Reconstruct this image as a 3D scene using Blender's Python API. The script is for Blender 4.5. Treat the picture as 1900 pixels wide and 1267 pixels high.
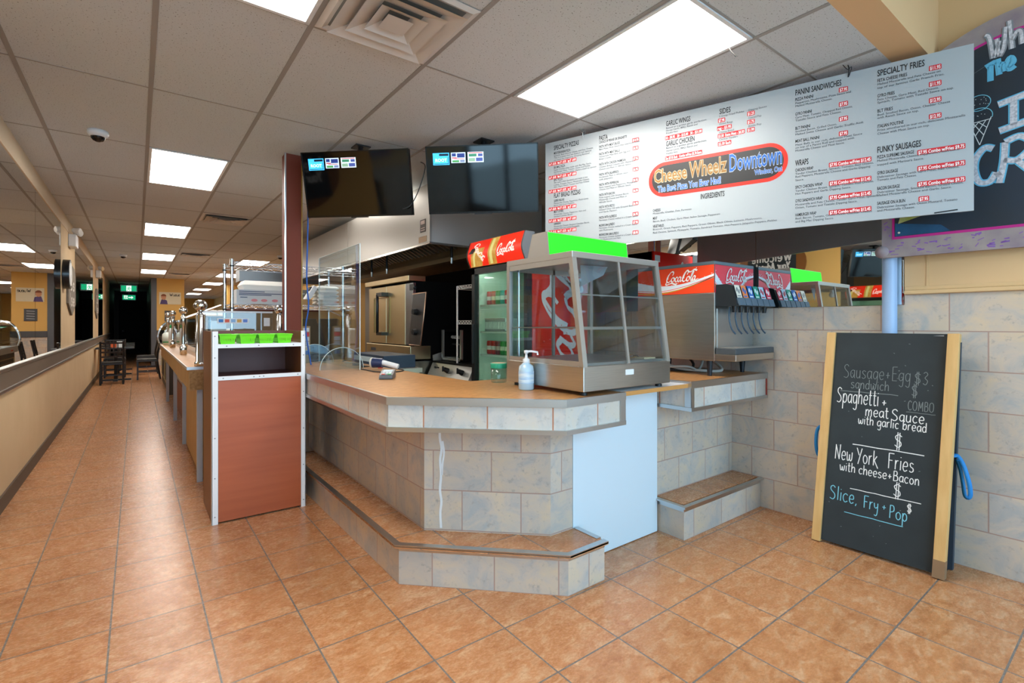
import bpy, math, random
from mathutils import Vector, Matrix
for _o in list(bpy.data.objects): bpy.data.objects.remove(_o)
SC = bpy.context.scene
COL = SC.collection
random.seed(7)
PI = math.pi
# ---------------------------------------------------------------- camera
EYE = 1.30
YAW = math.atan2(950 - 253.5, 919.0)
cd = bpy.data.cameras.new('camera')
cd.sensor_width = 36.0; cd.sensor_fit = 'HORIZONTAL'
cd.lens = 919.0 / 1900.0 * 36.0
cd.shift_y = -(633.5 - 601.0) / 1900.0
cd.clip_start = 0.02; cd.clip_end = 200
cam = bpy.data.objects.new('camera', cd); COL.objects.link(cam)
cam.location = (0, 0, EYE); cam.rotation_euler = (PI / 2, 0, -YAW)
SC.camera = cam
# ---------------------------------------------------------------- exposure, daylight
vs = SC.view_settings
vs.view_transform = 'Standard'; vs.look = 'None'; vs.gamma = 1.0; vs.exposure = 0.95
vs.use_curve_mapping = False
W = bpy.data.worlds.new('daylight'); SC.world = W; W.use_nodes = True
bg = W.node_tree.nodes['Background']
bg.inputs[0].default_value = (0.48, 0.76, 1.0, 1); bg.inputs[1].default_value = 3.2
LAMP = 9.0            # ceiling troffer strength
SC.cycles.max_bounces = 9; SC.cycles.diffuse_bounces = 4; SC.cycles.glossy_bounces = 5
SC.cycles.transparent_max_bounces = 16; SC.cycles.transmission_bounces = 6
SC.cycles.caustics_reflective = True; SC.cycles.caustics_refractive = False
SC.cycles.sample_clamp_indirect = 6.0
# daylight enters through the open storefront (light portal)
ld = bpy.data.lights.new('storefront_portal', 'AREA'); ld.shape = 'RECTANGLE'; ld.size = 4.1; ld.size_y = 2.7
ld.cycles.is_portal = True
lo = bpy.data.objects.new('storefront_portal', ld); COL.objects.link(lo)
lo.location = (1.4, -1.98, 1.6); lo.rotation_euler = (PI / 2, 0, 0)

# ---------------------------------------------------------------- helpers
def hx(h):
    h = h.lstrip('#'); c = [int(h[i:i + 2], 16) / 255 for i in (0, 2, 4)]
    return tuple((v / 12.92 if v <= .04045 else ((v + .055) / 1.055) ** 2.4) for v in c) + (1,)

_M = {}
def mat(name, col='#808080', rough=.5, metal=0.0, noise=None, bump=None, emit=0, spec=.5, stretch=(1, 1, 1), coat=0):
    """plain procedural material; noise=(second colour, scale, contrast), bump=(scale, strength)"""
    if name in _M: return _M[name]
    m = bpy.data.materials.new(name); m.use_nodes = True; nt = m.node_tree
    p = nt.nodes['Principled BSDF']
    p.inputs['Base Color'].default_value = hx(col) if isinstance(col, str) else col
    p.inputs['Roughness'].default_value = rough; p.inputs['Metallic'].default_value = metal
    p.inputs['Specular IOR Level'].default_value = spec
    if coat: p.inputs['Coat Weight'].default_value = coat; p.inputs['Coat Roughness'].default_value = .08
    if emit:
        p.inputs['Emission Color'].default_value = hx(col); p.inputs['Emission Strength'].default_value = emit
    if noise or bump:
        tc = nt.nodes.new('ShaderNodeTexCoord'); mp = nt.nodes.new('ShaderNodeMapping')
        mp.inputs['Scale'].default_value = stretch
        nt.links.new(tc.outputs['Object'], mp.inputs[0])
    if noise:
        n = nt.nodes.new('ShaderNodeTexNoise'); n.inputs['Scale'].default_value = noise[1]; n.inputs['Detail'].default_value = 5
        nt.links.new(mp.outputs[0], n.inputs['Vector'])
        r = nt.nodes.new('ShaderNodeValToRGB'); w = noise[2]
        r.color_ramp.elements[0].position = .5 - w; r.color_ramp.elements[1].position = .5 + w
        r.color_ramp.elements[0].color = hx(col); r.color_ramp.elements[1].color = hx(noise[0])
        nt.links.new(n.outputs['Fac'], r.inputs[0]); nt.links.new(r.outputs[0], p.inputs['Base Color'])
    if bump:
        n2 = nt.nodes.new('ShaderNodeTexNoise'); n2.inputs['Scale'].default_value = bump[0]; n2.inputs['Detail'].default_value = 4
        nt.links.new(mp.outputs[0], n2.inputs['Vector'])
        b = nt.nodes.new('ShaderNodeBump'); b.inputs['Strength'].default_value = bump[1]; b.inputs['Distance'].default_value = .01
        nt.links.new(n2.outputs['Fac'], b.inputs['Height']); nt.links.new(b.outputs[0], p.inputs['Normal'])
    _M[name] = m; return m

def tile_mat(name, bw, bh, off, c1, c2, c3, mort, msize, nscale, shift=(0, 0), rough=.35, stretch=(1, 1, 1), var=.12, vein=None):
    """stone tiles laid by metre UVs: Brick Texture for joints and per-tile tone, noise for the mottling"""
    m = bpy.data.materials.new(name); m.use_nodes = True; nt = m.node_tree; N = nt.nodes.new; L = nt.links.new
    p = nt.nodes['Principled BSDF']
    uv = N('ShaderNodeUVMap'); uv.uv_map = 'UVMap'
    mp = N('ShaderNodeMapping'); mp.inputs['Location'].default_value = (shift[0], shift[1], 0); L(uv.outputs[0], mp.inputs[0])
    br = N('ShaderNodeTexBrick'); br.offset = off; br.squash = 1
    for k, v in (('Scale', 1), ('Mortar Size', msize), ('Mortar Smooth', .1), ('Brick Width', bw), ('Row Height', bh), ('Bias', 0)): br.inputs[k].default_value = v
    br.inputs['Color1'].default_value = (0, 0, 0, 1); br.inputs['Color2'].default_value = (1, 1, 1, 1); br.inputs['Mortar'].default_value = (.5, .5, .5, 1)
    L(mp.outputs[0], br.inputs['Vector'])
    # mottling: offset noise per tile so that each tile has its own pattern
    m2 = N('ShaderNodeMapping'); m2.inputs['Scale'].default_value = stretch; L(uv.outputs[0], m2.inputs[0])
    sp = N('ShaderNodeVectorMath'); sp.operation = 'MULTIPLY_ADD'; L(br.outputs['Color'], sp.inputs[0]); sp.inputs[1].default_value = (9, 9, 9); L(m2.outputs[0], sp.inputs[2])
    n1 = N('ShaderNodeTexNoise'); n1.inputs['Scale'].default_value = nscale; n1.inputs['Detail'].default_value = 8; n1.inputs['Roughness'].default_value = .65; n1.inputs['Distortion'].default_value = .8
    L(sp.outputs[0], n1.inputs['Vector'])
    r1 = N('ShaderNodeValToRGB'); e = r1.color_ramp.elements
    e[0].position = .32; e[0].color = hx(c1); e[1].position = .68; e[1].color = hx(c3)
    x = r1.color_ramp.elements.new(.5); x.color = hx(c2)
    L(n1.outputs['Fac'], r1.inputs[0])
    n2 = N('ShaderNodeTexNoise'); n2.inputs['Scale'].default_value = nscale * 5; n2.inputs['Detail'].default_value = 6; n2.inputs['Roughness'].default_value = .7
    L(sp.outputs[0], n2.inputs['Vector'])
    last = r1.outputs[0]
    if vein:
        rv = N('ShaderNodeValToRGB'); rv.color_ramp.elements[0].position = .28; rv.color_ramp.elements[1].position = .44
        rv.color_ramp.elements[0].color = (1, 1, 1, 1); rv.color_ramp.elements[1].color = (0, 0, 0, 1); L(n2.outputs['Fac'], rv.inputs[0])
        mv = N('ShaderNodeMixRGB'); mv.inputs[2].default_value = hx(vein); L(rv.outputs[0], mv.inputs[0]); L(last, mv.inputs[1]); last = mv.outputs[0]
    hs = N('ShaderNodeHueSaturation'); ma = N('ShaderNodeMath'); ma.operation = 'MULTIPLY_ADD'; ma.inputs[1].default_value = var; ma.inputs[2].default_value = 1 - var / 2
    L(br.outputs['Color'], ma.inputs[0]); L(ma.outputs[0], hs.inputs['Value']); L(last, hs.inputs['Color'])
    mx = N('ShaderNodeMixRGB'); L(br.outputs['Fac'], mx.inputs[0]); L(hs.outputs[0], mx.inputs[1]); mx.inputs[2].default_value = hx(mort)
    L(mx.outputs[0], p.inputs['Base Color'])
    rr = N('ShaderNodeMath'); rr.operation = 'MULTIPLY_ADD'; rr.inputs[1].default_value = .25; rr.inputs[2].default_value = rough - .1
    L(n2.outputs['Fac'], rr.inputs[0]); L(rr.outputs[0], p.inputs['Roughness'])
    iv = N('ShaderNodeMath'); iv.operation = 'MULTIPLY_ADD'; iv.inputs[1].default_value = -1.0; L(br.outputs['Fac'], iv.inputs[0])
    sc_ = N('ShaderNodeMath'); sc_.operation = 'MULTIPLY'; sc_.inputs[1].default_value = .25; L(n2.outputs['Fac'], sc_.inputs[0]); L(sc_.outputs[0], iv.inputs[2])
    b = N('ShaderNodeBump'); b.inputs['Strength'].default_value = .5; b.inputs['Distance'].default_value = .003; L(iv.outputs[0], b.inputs['Height']); L(b.outputs[0], p.inputs['Normal'])
    return m

def ceil_mat():
    """white mineral panels with pinholes"""
    m = bpy.data.materials.new('ceiling_panel'); m.use_nodes = True; nt = m.node_tree; N = nt.nodes.new; L = nt.links.new
    p = nt.nodes['Principled BSDF']; p.inputs['Roughness'].default_value = .95
    uv = N('ShaderNodeUVMap'); uv.uv_map = 'UVMap'
    n = N('ShaderNodeTexNoise'); n.inputs['Scale'].default_value = 130; n.inputs['Detail'].default_value = 2; L(uv.outputs[0], n.inputs['Vector'])
    r = N('ShaderNodeValToRGB'); r.color_ramp.elements[0].position = .30; r.color_ramp.elements[1].position = .36
    r.color_ramp.elements[0].color = hx('#55524f'); r.color_ramp.elements[1].color = hx('#c9cdd0'); L(n.outputs['Fac'], r.inputs[0])
    L(r.outputs[0], p.inputs['Base Color'])
    b = N('ShaderNodeBump'); b.inputs['Strength'].default_value = .25; b.inputs['Distance'].default_value = .004; L(n.outputs['Fac'], b.inputs['Height']); L(b.outputs[0], p.inputs['Normal'])
    return m

def glass(name, tint='#f4fbfb', refl=.10, grey=1.0):
    """thin clear sheet: see-through with a fresnel reflection"""
    if name in _M: return _M[name]
    m = bpy.data.materials.new(name); m.use_nodes = True; nt = m.node_tree; N = nt.nodes.new; L = nt.links.new
    nt.nodes.remove(nt.nodes['Principled BSDF']); out = nt.nodes['Material Output']
    t = N('ShaderNodeBsdfTransparent'); c = hx(tint); t.inputs[0].default_value = (c[0] * grey, c[1] * grey, c[2] * grey, 1)
    g = N('ShaderNodeBsdfGlossy'); g.inputs['Roughness'].default_value = .015; g.inputs[0].default_value = (.95, .97, 1, 1)
    lw = N('ShaderNodeLayerWeight'); lw.inputs[0].default_value = .5
    pw = N('ShaderNodeMath'); pw.operation = 'POWER'; pw.inputs[1].default_value = 4.0; L(lw.outputs['Facing'], pw.inputs[0])
    f = N('ShaderNodeMath'); f.operation = 'MULTIPLY_ADD'; f.inputs[1].default_value = .85; f.inputs[2].default_value = refl * .5; f.use_clamp = True; L(pw.outputs[0], f.inputs[0])
    mx = N('ShaderNodeMixShader'); L(f.outputs[0], mx.inputs[0]); L(t.outputs[0], mx.inputs[1]); L(g.outputs[0], mx.inputs[2]); L(mx.outputs[0], out.inputs[0])
    _M[name] = m; return m

class MB:
    def __init__(s): s.v = []; s.f = []; s.sm = []
    def add(s, vs, fs, smooth=False):
        o = len(s.v); s.v += [tuple(x) for x in vs]
        for f in fs: s.f.append(tuple(i + o for i in f)); s.sm.append(smooth)
        return s
    def box(s, x0, x1, y0, y1, z0, z1):
        return s.add([(x0, y0, z0), (x1, y0, z0), (x1, y1, z0), (x0, y1, z0), (x0, y0, z1), (x1, y0, z1), (x1, y1, z1), (x0, y1, z1)],
                     [(0, 3, 2, 1), (4, 5, 6, 7), (0, 1, 5, 4), (1, 2, 6, 5), (2, 3, 7, 6), (3, 0, 4, 7)])
    def obox(s, O, U, V, Nn, u0, u1, v0, v1, n0, n1):
        """box in a frame: origin O, unit axes U (right), V (up), Nn (out)"""
        P = lambda a, b, c: tuple(Vector(O) + Vector(U) * a + Vector(V) * b + Vector(Nn) * c)
        return s.add([P(u0, v0, n0), P(u1, v0, n0), P(u1, v1, n0), P(u0, v1, n0), P(u0, v0, n1), P(u1, v0, n1), P(u1, v1, n1), P(u0, v1, n1)],
                     [(0, 3, 2, 1), (4, 5, 6, 7), (0, 1, 5, 4), (1, 2, 6, 5), (2, 3, 7, 6), (3, 0, 4, 7)])
    def prism(s, poly, z0, z1):
        n = len(poly); a = sum(poly[i][0] * poly[(i + 1) % n][1] - poly[(i + 1) % n][0] * poly[i][1] for i in range(n))
        if a < 0: poly = poly[::-1]
        return s.add([(x, y, z0) for x, y in poly] + [(x, y, z1) for x, y in poly],
                     [tuple(range(n))[::-1], tuple(range(n, 2 * n))] + [(i, (i + 1) % n, n + (i + 1) % n, n + i) for i in range(n)])
    def oprism(s, O, U, V, Nn, poly, n0, n1, smooth=False):
        """outline in the U,V plane given thickness along Nn"""
        n = len(poly); a = sum(poly[i][0] * poly[(i + 1) % n][1] - poly[(i + 1) % n][0] * poly[i][1] for i in range(n))
        if a < 0: poly = poly[::-1]
        P = lambda a, b, c: tuple(Vector(O) + Vector(U) * a + Vector(V) * b + Vector(Nn) * c)
        s.add([P(x, y, n0) for x, y in poly] + [P(x, y, n1) for x, y in poly], [tuple(range(n))[::-1], tuple(range(n, 2 * n))])
        return s.add([P(x, y, n0) for x, y in poly] + [P(x, y, n1) for x, y in poly], [(i, (i + 1) % n, n + (i + 1) % n, n + i) for i in range(n)], smooth)
    def cyl(s, p0, p1, r, n=16, r2=None, cap=True):
        p0 = Vector(p0); p1 = Vector(p1); d = (p1 - p0).normalized(); r2 = r if r2 is None else r2
        a = d.orthogonal().normalized(); b = d.cross(a)
        R = [(a * math.cos(2 * PI * i / n) + b * math.sin(2 * PI * i / n)) for i in range(n)]
        vs = [p0 + q * r for q in R] + [p1 + q * r2 for q in R]
        s.add(vs, [(i, (i + 1) % n, n + (i + 1) % n, n + i) for i in range(n)], True)
        if cap: s.add(vs, [tuple(range(n))[::-1], tuple(range(n, 2 * n))])
        return s
    def tube(s, path, r, n=8, closed=False):
        P = [Vector(p) for p in path]; m = len(P); vs = []; prev = None
        for i in range(m):
            if closed: d = P[(i + 1) % m] - P[i - 1]
            else: d = P[min(i + 1, m - 1)] - P[max(i - 1, 0)]
            d.normalize()
            if prev is None: a = d.orthogonal().normalized()
            else:
                a = prev - d * prev.dot(d)
                a = a.normalized() if a.length > 1e-6 else d.orthogonal().normalized()
            prev = a; b = d.cross(a)
            vs += [P[i] + (a * math.cos(2 * PI * k / n) + b * math.sin(2 * PI * k / n)) * r for k in range(n)]
        fs = []
        for i in range(m if closed else m - 1):
            j = (i + 1) % m
            fs += [(i * n + k, i * n + (k + 1) % n, j * n + (k + 1) % n, j * n + k) for k in range(n)]
        s.add(vs, fs, True)
        if not closed: s.add(vs[:n] + vs[-n:], [tuple(range(n))[::-1], tuple(range(n, 2 * n))])
        return s
    def lathe(s, prof, c=(0, 0, 0), n=24, sx=1, sy=1):
        """profile of (radius, z) pairs turned about a vertical axis at c"""
        vs = []
        for r, z in prof: vs += [(c[0] + sx * r * math.cos(2 * PI * k / n), c[1] + sy * r * math.sin(2 * PI * k / n), c[2] + z) for k in range(n)]
        m = len(prof)
        return s.add(vs, [(i * n + k, i * n + (k + 1) % n, (i + 1) * n + (k + 1) % n, (i + 1) * n + k) for i in range(m - 1) for k in range(n)], True)
    def ball(s, c, r, n=16):
        return s.lathe([(max(1e-5, r * math.sin(PI * i / 10)), -r * math.cos(PI * i / 10)) for i in range(11)], c, n)
    def flat(s, vs, fs, O, U, V, Nn=None, off=0):
        O = Vector(O); U = Vector(U); V = Vector(V); k = (Vector(Nn) * off) if Nn is not None else Vector((0, 0, 0))
        n_ = U.cross(V).normalized() if Nn is None else Vector(Nn)
        return s.add([tuple(O + U * p[0] + V * p[1] + k + (n_ * p[2] if len(p) > 2 else Vector((0, 0, 0)))) for p in vs], fs)

def uvs(me):
    l = me.uv_layers.new(name='UVMap')
    for p in me.polygons:
        n = p.normal
        for li in p.loop_indices:
            c = me.vertices[me.loops[li].vertex_index].co
            if abs(n.z) > .7: l.data[li].uv = (c.x, c.y)
            else:
                t = Vector((-n.y, n.x, 0)); t.normalize(); l.data[li].uv = (c.dot(t), c.z)

def rootof(o):
    while o.parent: o = o.parent
    return o
_ROOT = {}
def mesh_obj(name, mb, m, M=None, bevel=0, org=None):
    me = bpy.data.meshes.new(name)
    me.from_pydata(mb.v, [], mb.f); me.update()
    uvs(me)
    me.polygons.foreach_set('use_smooth', mb.sm)
    if M is not None: me.transform(M)
    me.update()
    for k in (m if isinstance(m, (list, tuple)) else [m]): me.materials.append(k)
    o = bpy.data.objects.new(name, me); COL.objects.link(o)
    if bevel:
        b = o.modifiers.new('bevel', 'BEVEL'); b.width = bevel; b.segments = 2; b.limit_method = 'ANGLE'; b.angle_limit = .6
    return o
def tag(o, label=None, cat=None, group=None, kind=None):
    for k, v in (('label', label), ('category', cat), ('group', group), ('kind', kind)):
        if v: o[k] = v
    return o
def thing(name, label, cat, loc=(0, 0, 0), rotz=0, group=None):
    o = bpy.data.objects.new(name, None); COL.objects.link(o); o.empty_display_size = .1
    o.location = loc; o.rotation_euler = (0, 0, rotz); tag(o, label, cat, group)
    _ROOT[o.name] = (Matrix.Translation(Vector(loc)) @ Matrix.Rotation(rotz, 4, 'Z')).inverted()
    return o
def part(name, mb, m, parent, bevel=0, label=None, local=False, kind=None):
    """a mesh under a thing; mb is in world coordinates unless local"""
    o = mesh_obj(name, mb, m, None if local else _ROOT[rootof(parent).name], bevel); o.parent = parent
    return tag(o, label, kind=kind)
def solo(name, mb, m, label, cat, loc, group=None, bevel=0):
    o = mesh_obj(name, mb, m, Matrix.Translation(-Vector(loc)), bevel); o.location = loc
    _ROOT[o.name] = Matrix.Translation(-Vector(loc))
    return tag(o, label, cat, group)
def struct(name, mb, m, parent=None, bevel=0):
    o = mesh_obj(name, mb, m, None, bevel)
    if parent: o.parent = parent
    else: o['kind'] = 'structure'; _ROOT[o.name] = Matrix.Identity(4)
    return o
def dup(root, loc, rotz=0, label=None, group=None):
    r = root.copy(); COL.objects.link(r); r.location = loc; r.rotation_euler = (0, 0, rotz)
    if label: r['label'] = label
    if group: r['group'] = group
    def kids(a, b):
        for ch in list(a.children):
            c = ch.copy(); COL.objects.link(c); c.parent = b; kids(ch, c)
    kids(root, r); return r

def offset(path, d):
    """open polyline moved to its right-hand side by d, mitred"""
    out = []; n = len(path)
    for i in range(n):
        ns = []
        for a, b in ((i - 1, i), (i, i + 1)):
            if a < 0 or b >= n: continue
            dx, dy = path[b][0] - path[a][0], path[b][1] - path[a][1]; l = math.hypot(dx, dy); ns.append((dy / l, -dx / l))
        if len(ns) == 1: nx, ny = ns[0]
        else:
            nx, ny = ns[0][0] + ns[1][0], ns[0][1] + ns[1][1]; k = (nx * nx + ny * ny) / 2; nx, ny = nx / k, ny / k
        out.append((path[i][0] + nx * d, path[i][1] + ny * d))
    return out
def band(path, d0, d1, z0, z1):
    a = offset(path, d0); b = offset(path, d1); mb = MB()
    for i in range(len(path) - 1): mb.prism([a[i], a[i + 1], b[i + 1], b[i]], z0, z1)
    return mb

# lettering -----------------------------------------------------------------
def txt(s, size, xs=1.0, bold=0.0, align='L', shear=0):
    """flat outlines of a line of type: 2-D vertices and faces, baseline at 0"""
    c = bpy.data.curves.new('t', 'FONT'); c.body = s; c.size = size; c.offset = bold; c.shear = shear; c.resolution_u = 2; c.fill_mode = 'FRONT'
    o = bpy.data.objects.new('t', c); me = bpy.data.meshes.new_from_object(o)
    v = [(p.co.x * xs, p.co.y) for p in me.vertices]; f = [tuple(p.vertices) for p in me.polygons]
    bpy.data.objects.remove(o); bpy.data.curves.remove(c); bpy.data.meshes.remove(me)
    if v:
        x0 = min(p[0] for p in v); x1 = max(p[0] for p in v)
        dx = {'L': 0, 'C': -(x0 + x1) / 2, 'R': -x1}[align]; v = [(x + dx, y) for x, y in v]
    return v, f
def cat(P, n=6, closed=False):
    out = []; m = len(P)
    if m < 3: return list(P)
    for i in range(m - 1):
        p0 = P[max(i - 1, 0)]; p1 = P[i]; p2 = P[i + 1]; p3 = P[min(i + 2, m - 1)]
        for k in range(n):
            t = k / n
            out.append(tuple(.5 * (2 * p1[j] + (p2[j] - p0[j]) * t + (2 * p0[j] - 5 * p1[j] + 4 * p2[j] - p3[j]) * t * t + (3 * p1[j] - p0[j] - 3 * p2[j] + p3[j]) * t ** 3) for j in range(len(p1))))
    return out + [P[-1]]
def ribbon(P, w, nib=None, wmin=.3):
    """flat stroke along P; with a nib angle the width follows a broad pen"""
    vs = []; fs = []; m = len(P)
    for i in range(m):
        a = P[max(i - 1, 0)]; b = P[min(i + 1, m - 1)]; dx, dy = b[0] - a[0], b[1] - a[1]; l = math.hypot(dx, dy) or 1
        nx, ny = -dy / l, dx / l; k = w / 2
        if nib is not None: k *= wmin + (1 - wmin) * abs(math.sin(math.atan2(dy, dx) - nib))
        vs += [(P[i][0] + nx * k, P[i][1] + ny * k), (P[i][0] - nx * k, P[i][1] - ny * k)]
    for i in range(m - 1): fs.append((2 * i, 2 * i + 1, 2 * i + 3, 2 * i + 2))
    return vs, fs
G = {  # single-stroke hand lettering: advance; strokes
'a': "5.5;5,5 3,6 1,4.6 .8,2 2.2,.2 4,1 5,3;5,6 5,1.2 5.8,0", 'b': "5.5;.8,10 .8,0;.8,3 2.5,6 4.8,4.8 4.8,1.5 2.8,0 .8,1.5",
'c': "5;4.8,5 3,6 1,4.6 .8,2 2.4,0 4.8,.9", 'd': "5.5;5,4.5 3,6 1,4.6 .8,2 2.4,0 4.4,1 5,3;5,10 5,0",
'e': "5.5;1,3 4.8,3.3 4.4,5.5 2.6,6 .9,4.3 .9,1.8 2.6,0 5,.9", 'g': "5.5;5,5 3,6 1,4.6 .8,2 2.2,.4 4,1 5,3;5,6 5,-2 3.6,-4 1.2,-3",
'h': "5.5;.8,10 .8,0;.8,3.4 2.6,6 4.6,5 4.8,0", 'i': "2;1,6 1,0;1,8 1.1,8.4", 'k': "5;.8,10 .8,0;4.6,6.4 .9,2.8;1.6,3.6 6,-1.6",
'l': "2;1,10 1,0", 'm': "8;.8,6 .8,0;.8,3.6 2.2,6 3.8,5 4,0;4,3.6 5.4,6 7,5 7.2,0", 'n': "5.5;.8,6 .8,0;.8,3.4 2.6,6 4.6,5 4.8,0",
'o': "5.5;2.8,6 .9,4.4 .9,1.6 2.8,0 4.8,1.6 4.8,4.4 2.8,6", 'p': "5.5;.8,6 .8,-4;.8,3 2.5,6 4.8,4.8 4.8,1.5 2.8,0 .8,1.5",
'r': "4;.8,6 .8,0;.8,3.4 2,5.6 3.8,6", 's': "5;4.4,5.2 2.6,6 1,5 2,3.4 4,2.6 4.4,1 2.4,0 .6,.8", 't': "4;1.8,9.5 1.8,1 3,0 3.8,.6;.2,6.4 3.8,6.4",
'u': "5.5;.8,6 .9,1.4 2.6,0 4.4,1.4 4.8,3;4.8,6 4.8,0", 'w': "7.5;.6,6 1.4,1 2.4,.2 3.4,1.4 3.8,4.5;3.8,4.5 4.4,1 5.4,.2 6.6,1.6 7,6",
'y': "5.5;.8,6 1.2,3 2.8,2 4.6,3.2;4.8,6 4.6,-1.5 3.4,-4 1,-3.4", 'S': "7;6,8.6 4,10 1.6,9 1.4,7 3.4,5.4 5.6,4 6,1.8 4,0 1,.6",
'E': "6;1,10 1,0;1,10 5.6,10;1,5.2 5,5.2;1,0 5.8,0", 'C': "7;6,8.4 4,10 1.6,8.4 .8,5 1.8,1.4 4,0 6.2,1.4", 'O': "8;4,10 1.4,8.4 .8,5 1.6,1.4 4,0 6.4,1.4 7.2,5 6.4,8.4 4,10",
'M': "9;1,0 1.4,10;1.4,10 4.4,3;4.4,3 7.2,10;7.2,10 7.8,0", 'B': "6.5;1,10 1,0;1,10 4.4,9.6 4.6,6.4 1,5.4;1,5.4 5.4,4.8 5.6,1 1,0",
'N': "7.5;1,0 1.2,10;1.2,10 6,0;6,0 6.6,10.4", 'Y': "6.5;.4,10 3.2,5;6.2,10 2.4,-1", 'F': "6;1,10 1,0;1,10 6,10;1,5.4 4.6,5.4", 'P': "6;1,10 1,0;1,10 4.6,9.6 5,6 1,4.6",
'$': "6;5.2,7.6 3,8.6 1,7.2 2,5.2 4.6,4.2 5,2 3,.8 .8,2;2.4,10 2.4,-1;3.8,10 3.8,-1", '+': "6;1,3.6 5,3.6;3,5.8 3,1.4", ',': "2.5;1.2,.6 .6,-1.2", ' ': "3;", '.': "2;.9,0 1.1,.3",
'A': "7;.4,0 3.4,10;3.4,10 6.4,0;1.6,3.6 5.2,3.6", 'v': "5.5;.6,6 2.8,0;2.8,0 5,6",
'W': "10;.6,10 3,0;3,0 5,7;5,7 7,0;7,0 9.6,10.6", 'T': "7;.4,10 6.6,10;3.4,10 3.4,0", 'I': "4;2,10 2,0;.4,10 3.6,10;.4,0 3.6,0", '1': "3;1.5,10 1.5,0", '3': "5;1,9 3,10 4.4,8 2.4,5.4 4.6,3 3,0 .8,1"}
def hand(s, size, w, width=None):
    """handwritten line as ribbons (2-D), size = cap height"""
    vs = []; fs = []; x = 0; k = size / 10
    strokes = []
    for ch in s:
        g = G[ch].split(';'); adv = float(g[0])
        for st in g[1:]:
            P = [tuple(float(q) for q in pt.split(',')) for pt in st.split()]
            if len(P) > 1: strokes.append([(x + a, b) for a, b in P])
        x += adv + 1.0
    kx = (width / x) if width else k
    for i_, P in enumerate(strokes):
        P = cat([(a * kx + random.uniform(-.1, .1) * k, b * k + random.uniform(-.1, .1) * k) for a, b in P], 5)
        v, f = ribbon(P, w); o = len(vs); vs += [(a, b, (i_ % 9) * .00012) for a, b in v]; fs += [tuple(i + o for i in q) for q in f]
    return vs, fs
def mv(v, dx, dy): return [(p[0] + dx, p[1] + dy) + tuple(p[2:]) for p in v]

# the flowing drink script, drawn with a broad pen (units: x-height = 1)
def _s(t): return [tuple(float(q) for q in p.split(',')) for p in t.split()]
SCRIPT = [_s("1.55,1.45 1.75,1.95 1.5,2.3 1.0,2.15 .45,1.5 .2,.75 .3,.15 .75,-.05 1.25,.35"),
          _s("1.2,2.3 .8,1.9 .45,1.2 .42,.6"),
          _s(".35,.2 .1,-.35 .3,-.6 .9,-.45 1.6,-.3 2.3,-.45 2.75,-.7 2.9,-.5 2.7,-.35"),
          _s("1.85,1.0 1.5,.75 1.45,.25 1.75,0 2.1,.3 2.15,.75 1.85,1.0"), _s("1.95,.95 2.2,.7 2.45,.75"),
          _s("3.0,.85 2.7,1.0 2.45,.65 2.45,.2 2.75,0 3.1,.3"),
          _s("3.75,.9 3.45,1.0 3.15,.65 3.15,.2 3.4,0 3.7,.35 3.85,1.0"), _s("3.85,1.0 3.75,.25 3.95,.02 4.2,.3"), _s("4.12,.66 4.42,.74"),
          _s("5.3,1.4 5.5,1.9 5.35,2.3 4.9,2.15 4.5,1.5 4.3,.75 4.4,.15 4.8,-.05 5.3,.4"),
          _s("5.2,2.3 4.9,1.85 4.6,1.2 4.55,.6"),
          _s("5.3,2.3 5.8,1.95 6.3,2.05 6.8,2.4 7.1,2.35 7.4,2.75"), _s("7.15,2.3 7.5,2.15 7.55,2.35"),
          _s("5.75,1.0 5.4,.75 5.35,.25 5.65,0 6.0,.3 6.05,.75 5.75,1.0"), _s("5.9,.95 6.1,.7 6.35,.8"),
          _s("6.3,.5 6.65,1.2 6.85,1.9 6.7,2.1 6.5,1.6 6.4,.6 6.55,.05 6.8,.2"),
          _s("7.35,.9 7.1,1.0 6.85,.65 6.85,.2 7.05,0 7.3,.35 7.45,1.0"), _s("7.45,1.0 7.38,.25 7.55,.02 7.85,.3")]
def script(k, slant=.18, w=.30, grow=0):
    vs = []; fs = []
    for i_, P in enumerate(SCRIPT):
        Q = cat([(x + slant * y, y) for x, y in P], 7)
        v, f = ribbon(Q, w + grow, nib=.75, wmin=.33 + grow)
        o = len(vs); vs += [(a * k, b * k, i_ * .00012) for a, b in v]; fs += [tuple(i + o for i in q) for q in f]
    return vs, fs
X3 = Vector((1, 0, 0)); Y3 = Vector((0, 1, 0)); Z3 = Vector((0, 0, 1))
def rrect(u0, u1, v0, v1, r, n=6):
    out = []
    for cx, cy, a in ((u1 - r, v0 + r, -PI / 2), (u1 - r, v1 - r, 0), (u0 + r, v1 - r, PI / 2), (u0 + r, v0 + r, PI)):
        out += [(cx + r * math.cos(a + PI / 2 * i / n), cy + r * math.sin(a + PI / 2 * i / n)) for i in range(n + 1)]
    return out
def sheet(mb, poly, O, U, V, Nn, off):
    n = len(poly); a = sum(poly[i][0] * poly[(i + 1) % n][1] - poly[(i + 1) % n][0] * poly[i][1] for i in range(n))
    if a < 0: poly = poly[::-1]
    return mb.flat(poly, [tuple(range(n))], O, U, V, Nn, off)

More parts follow.
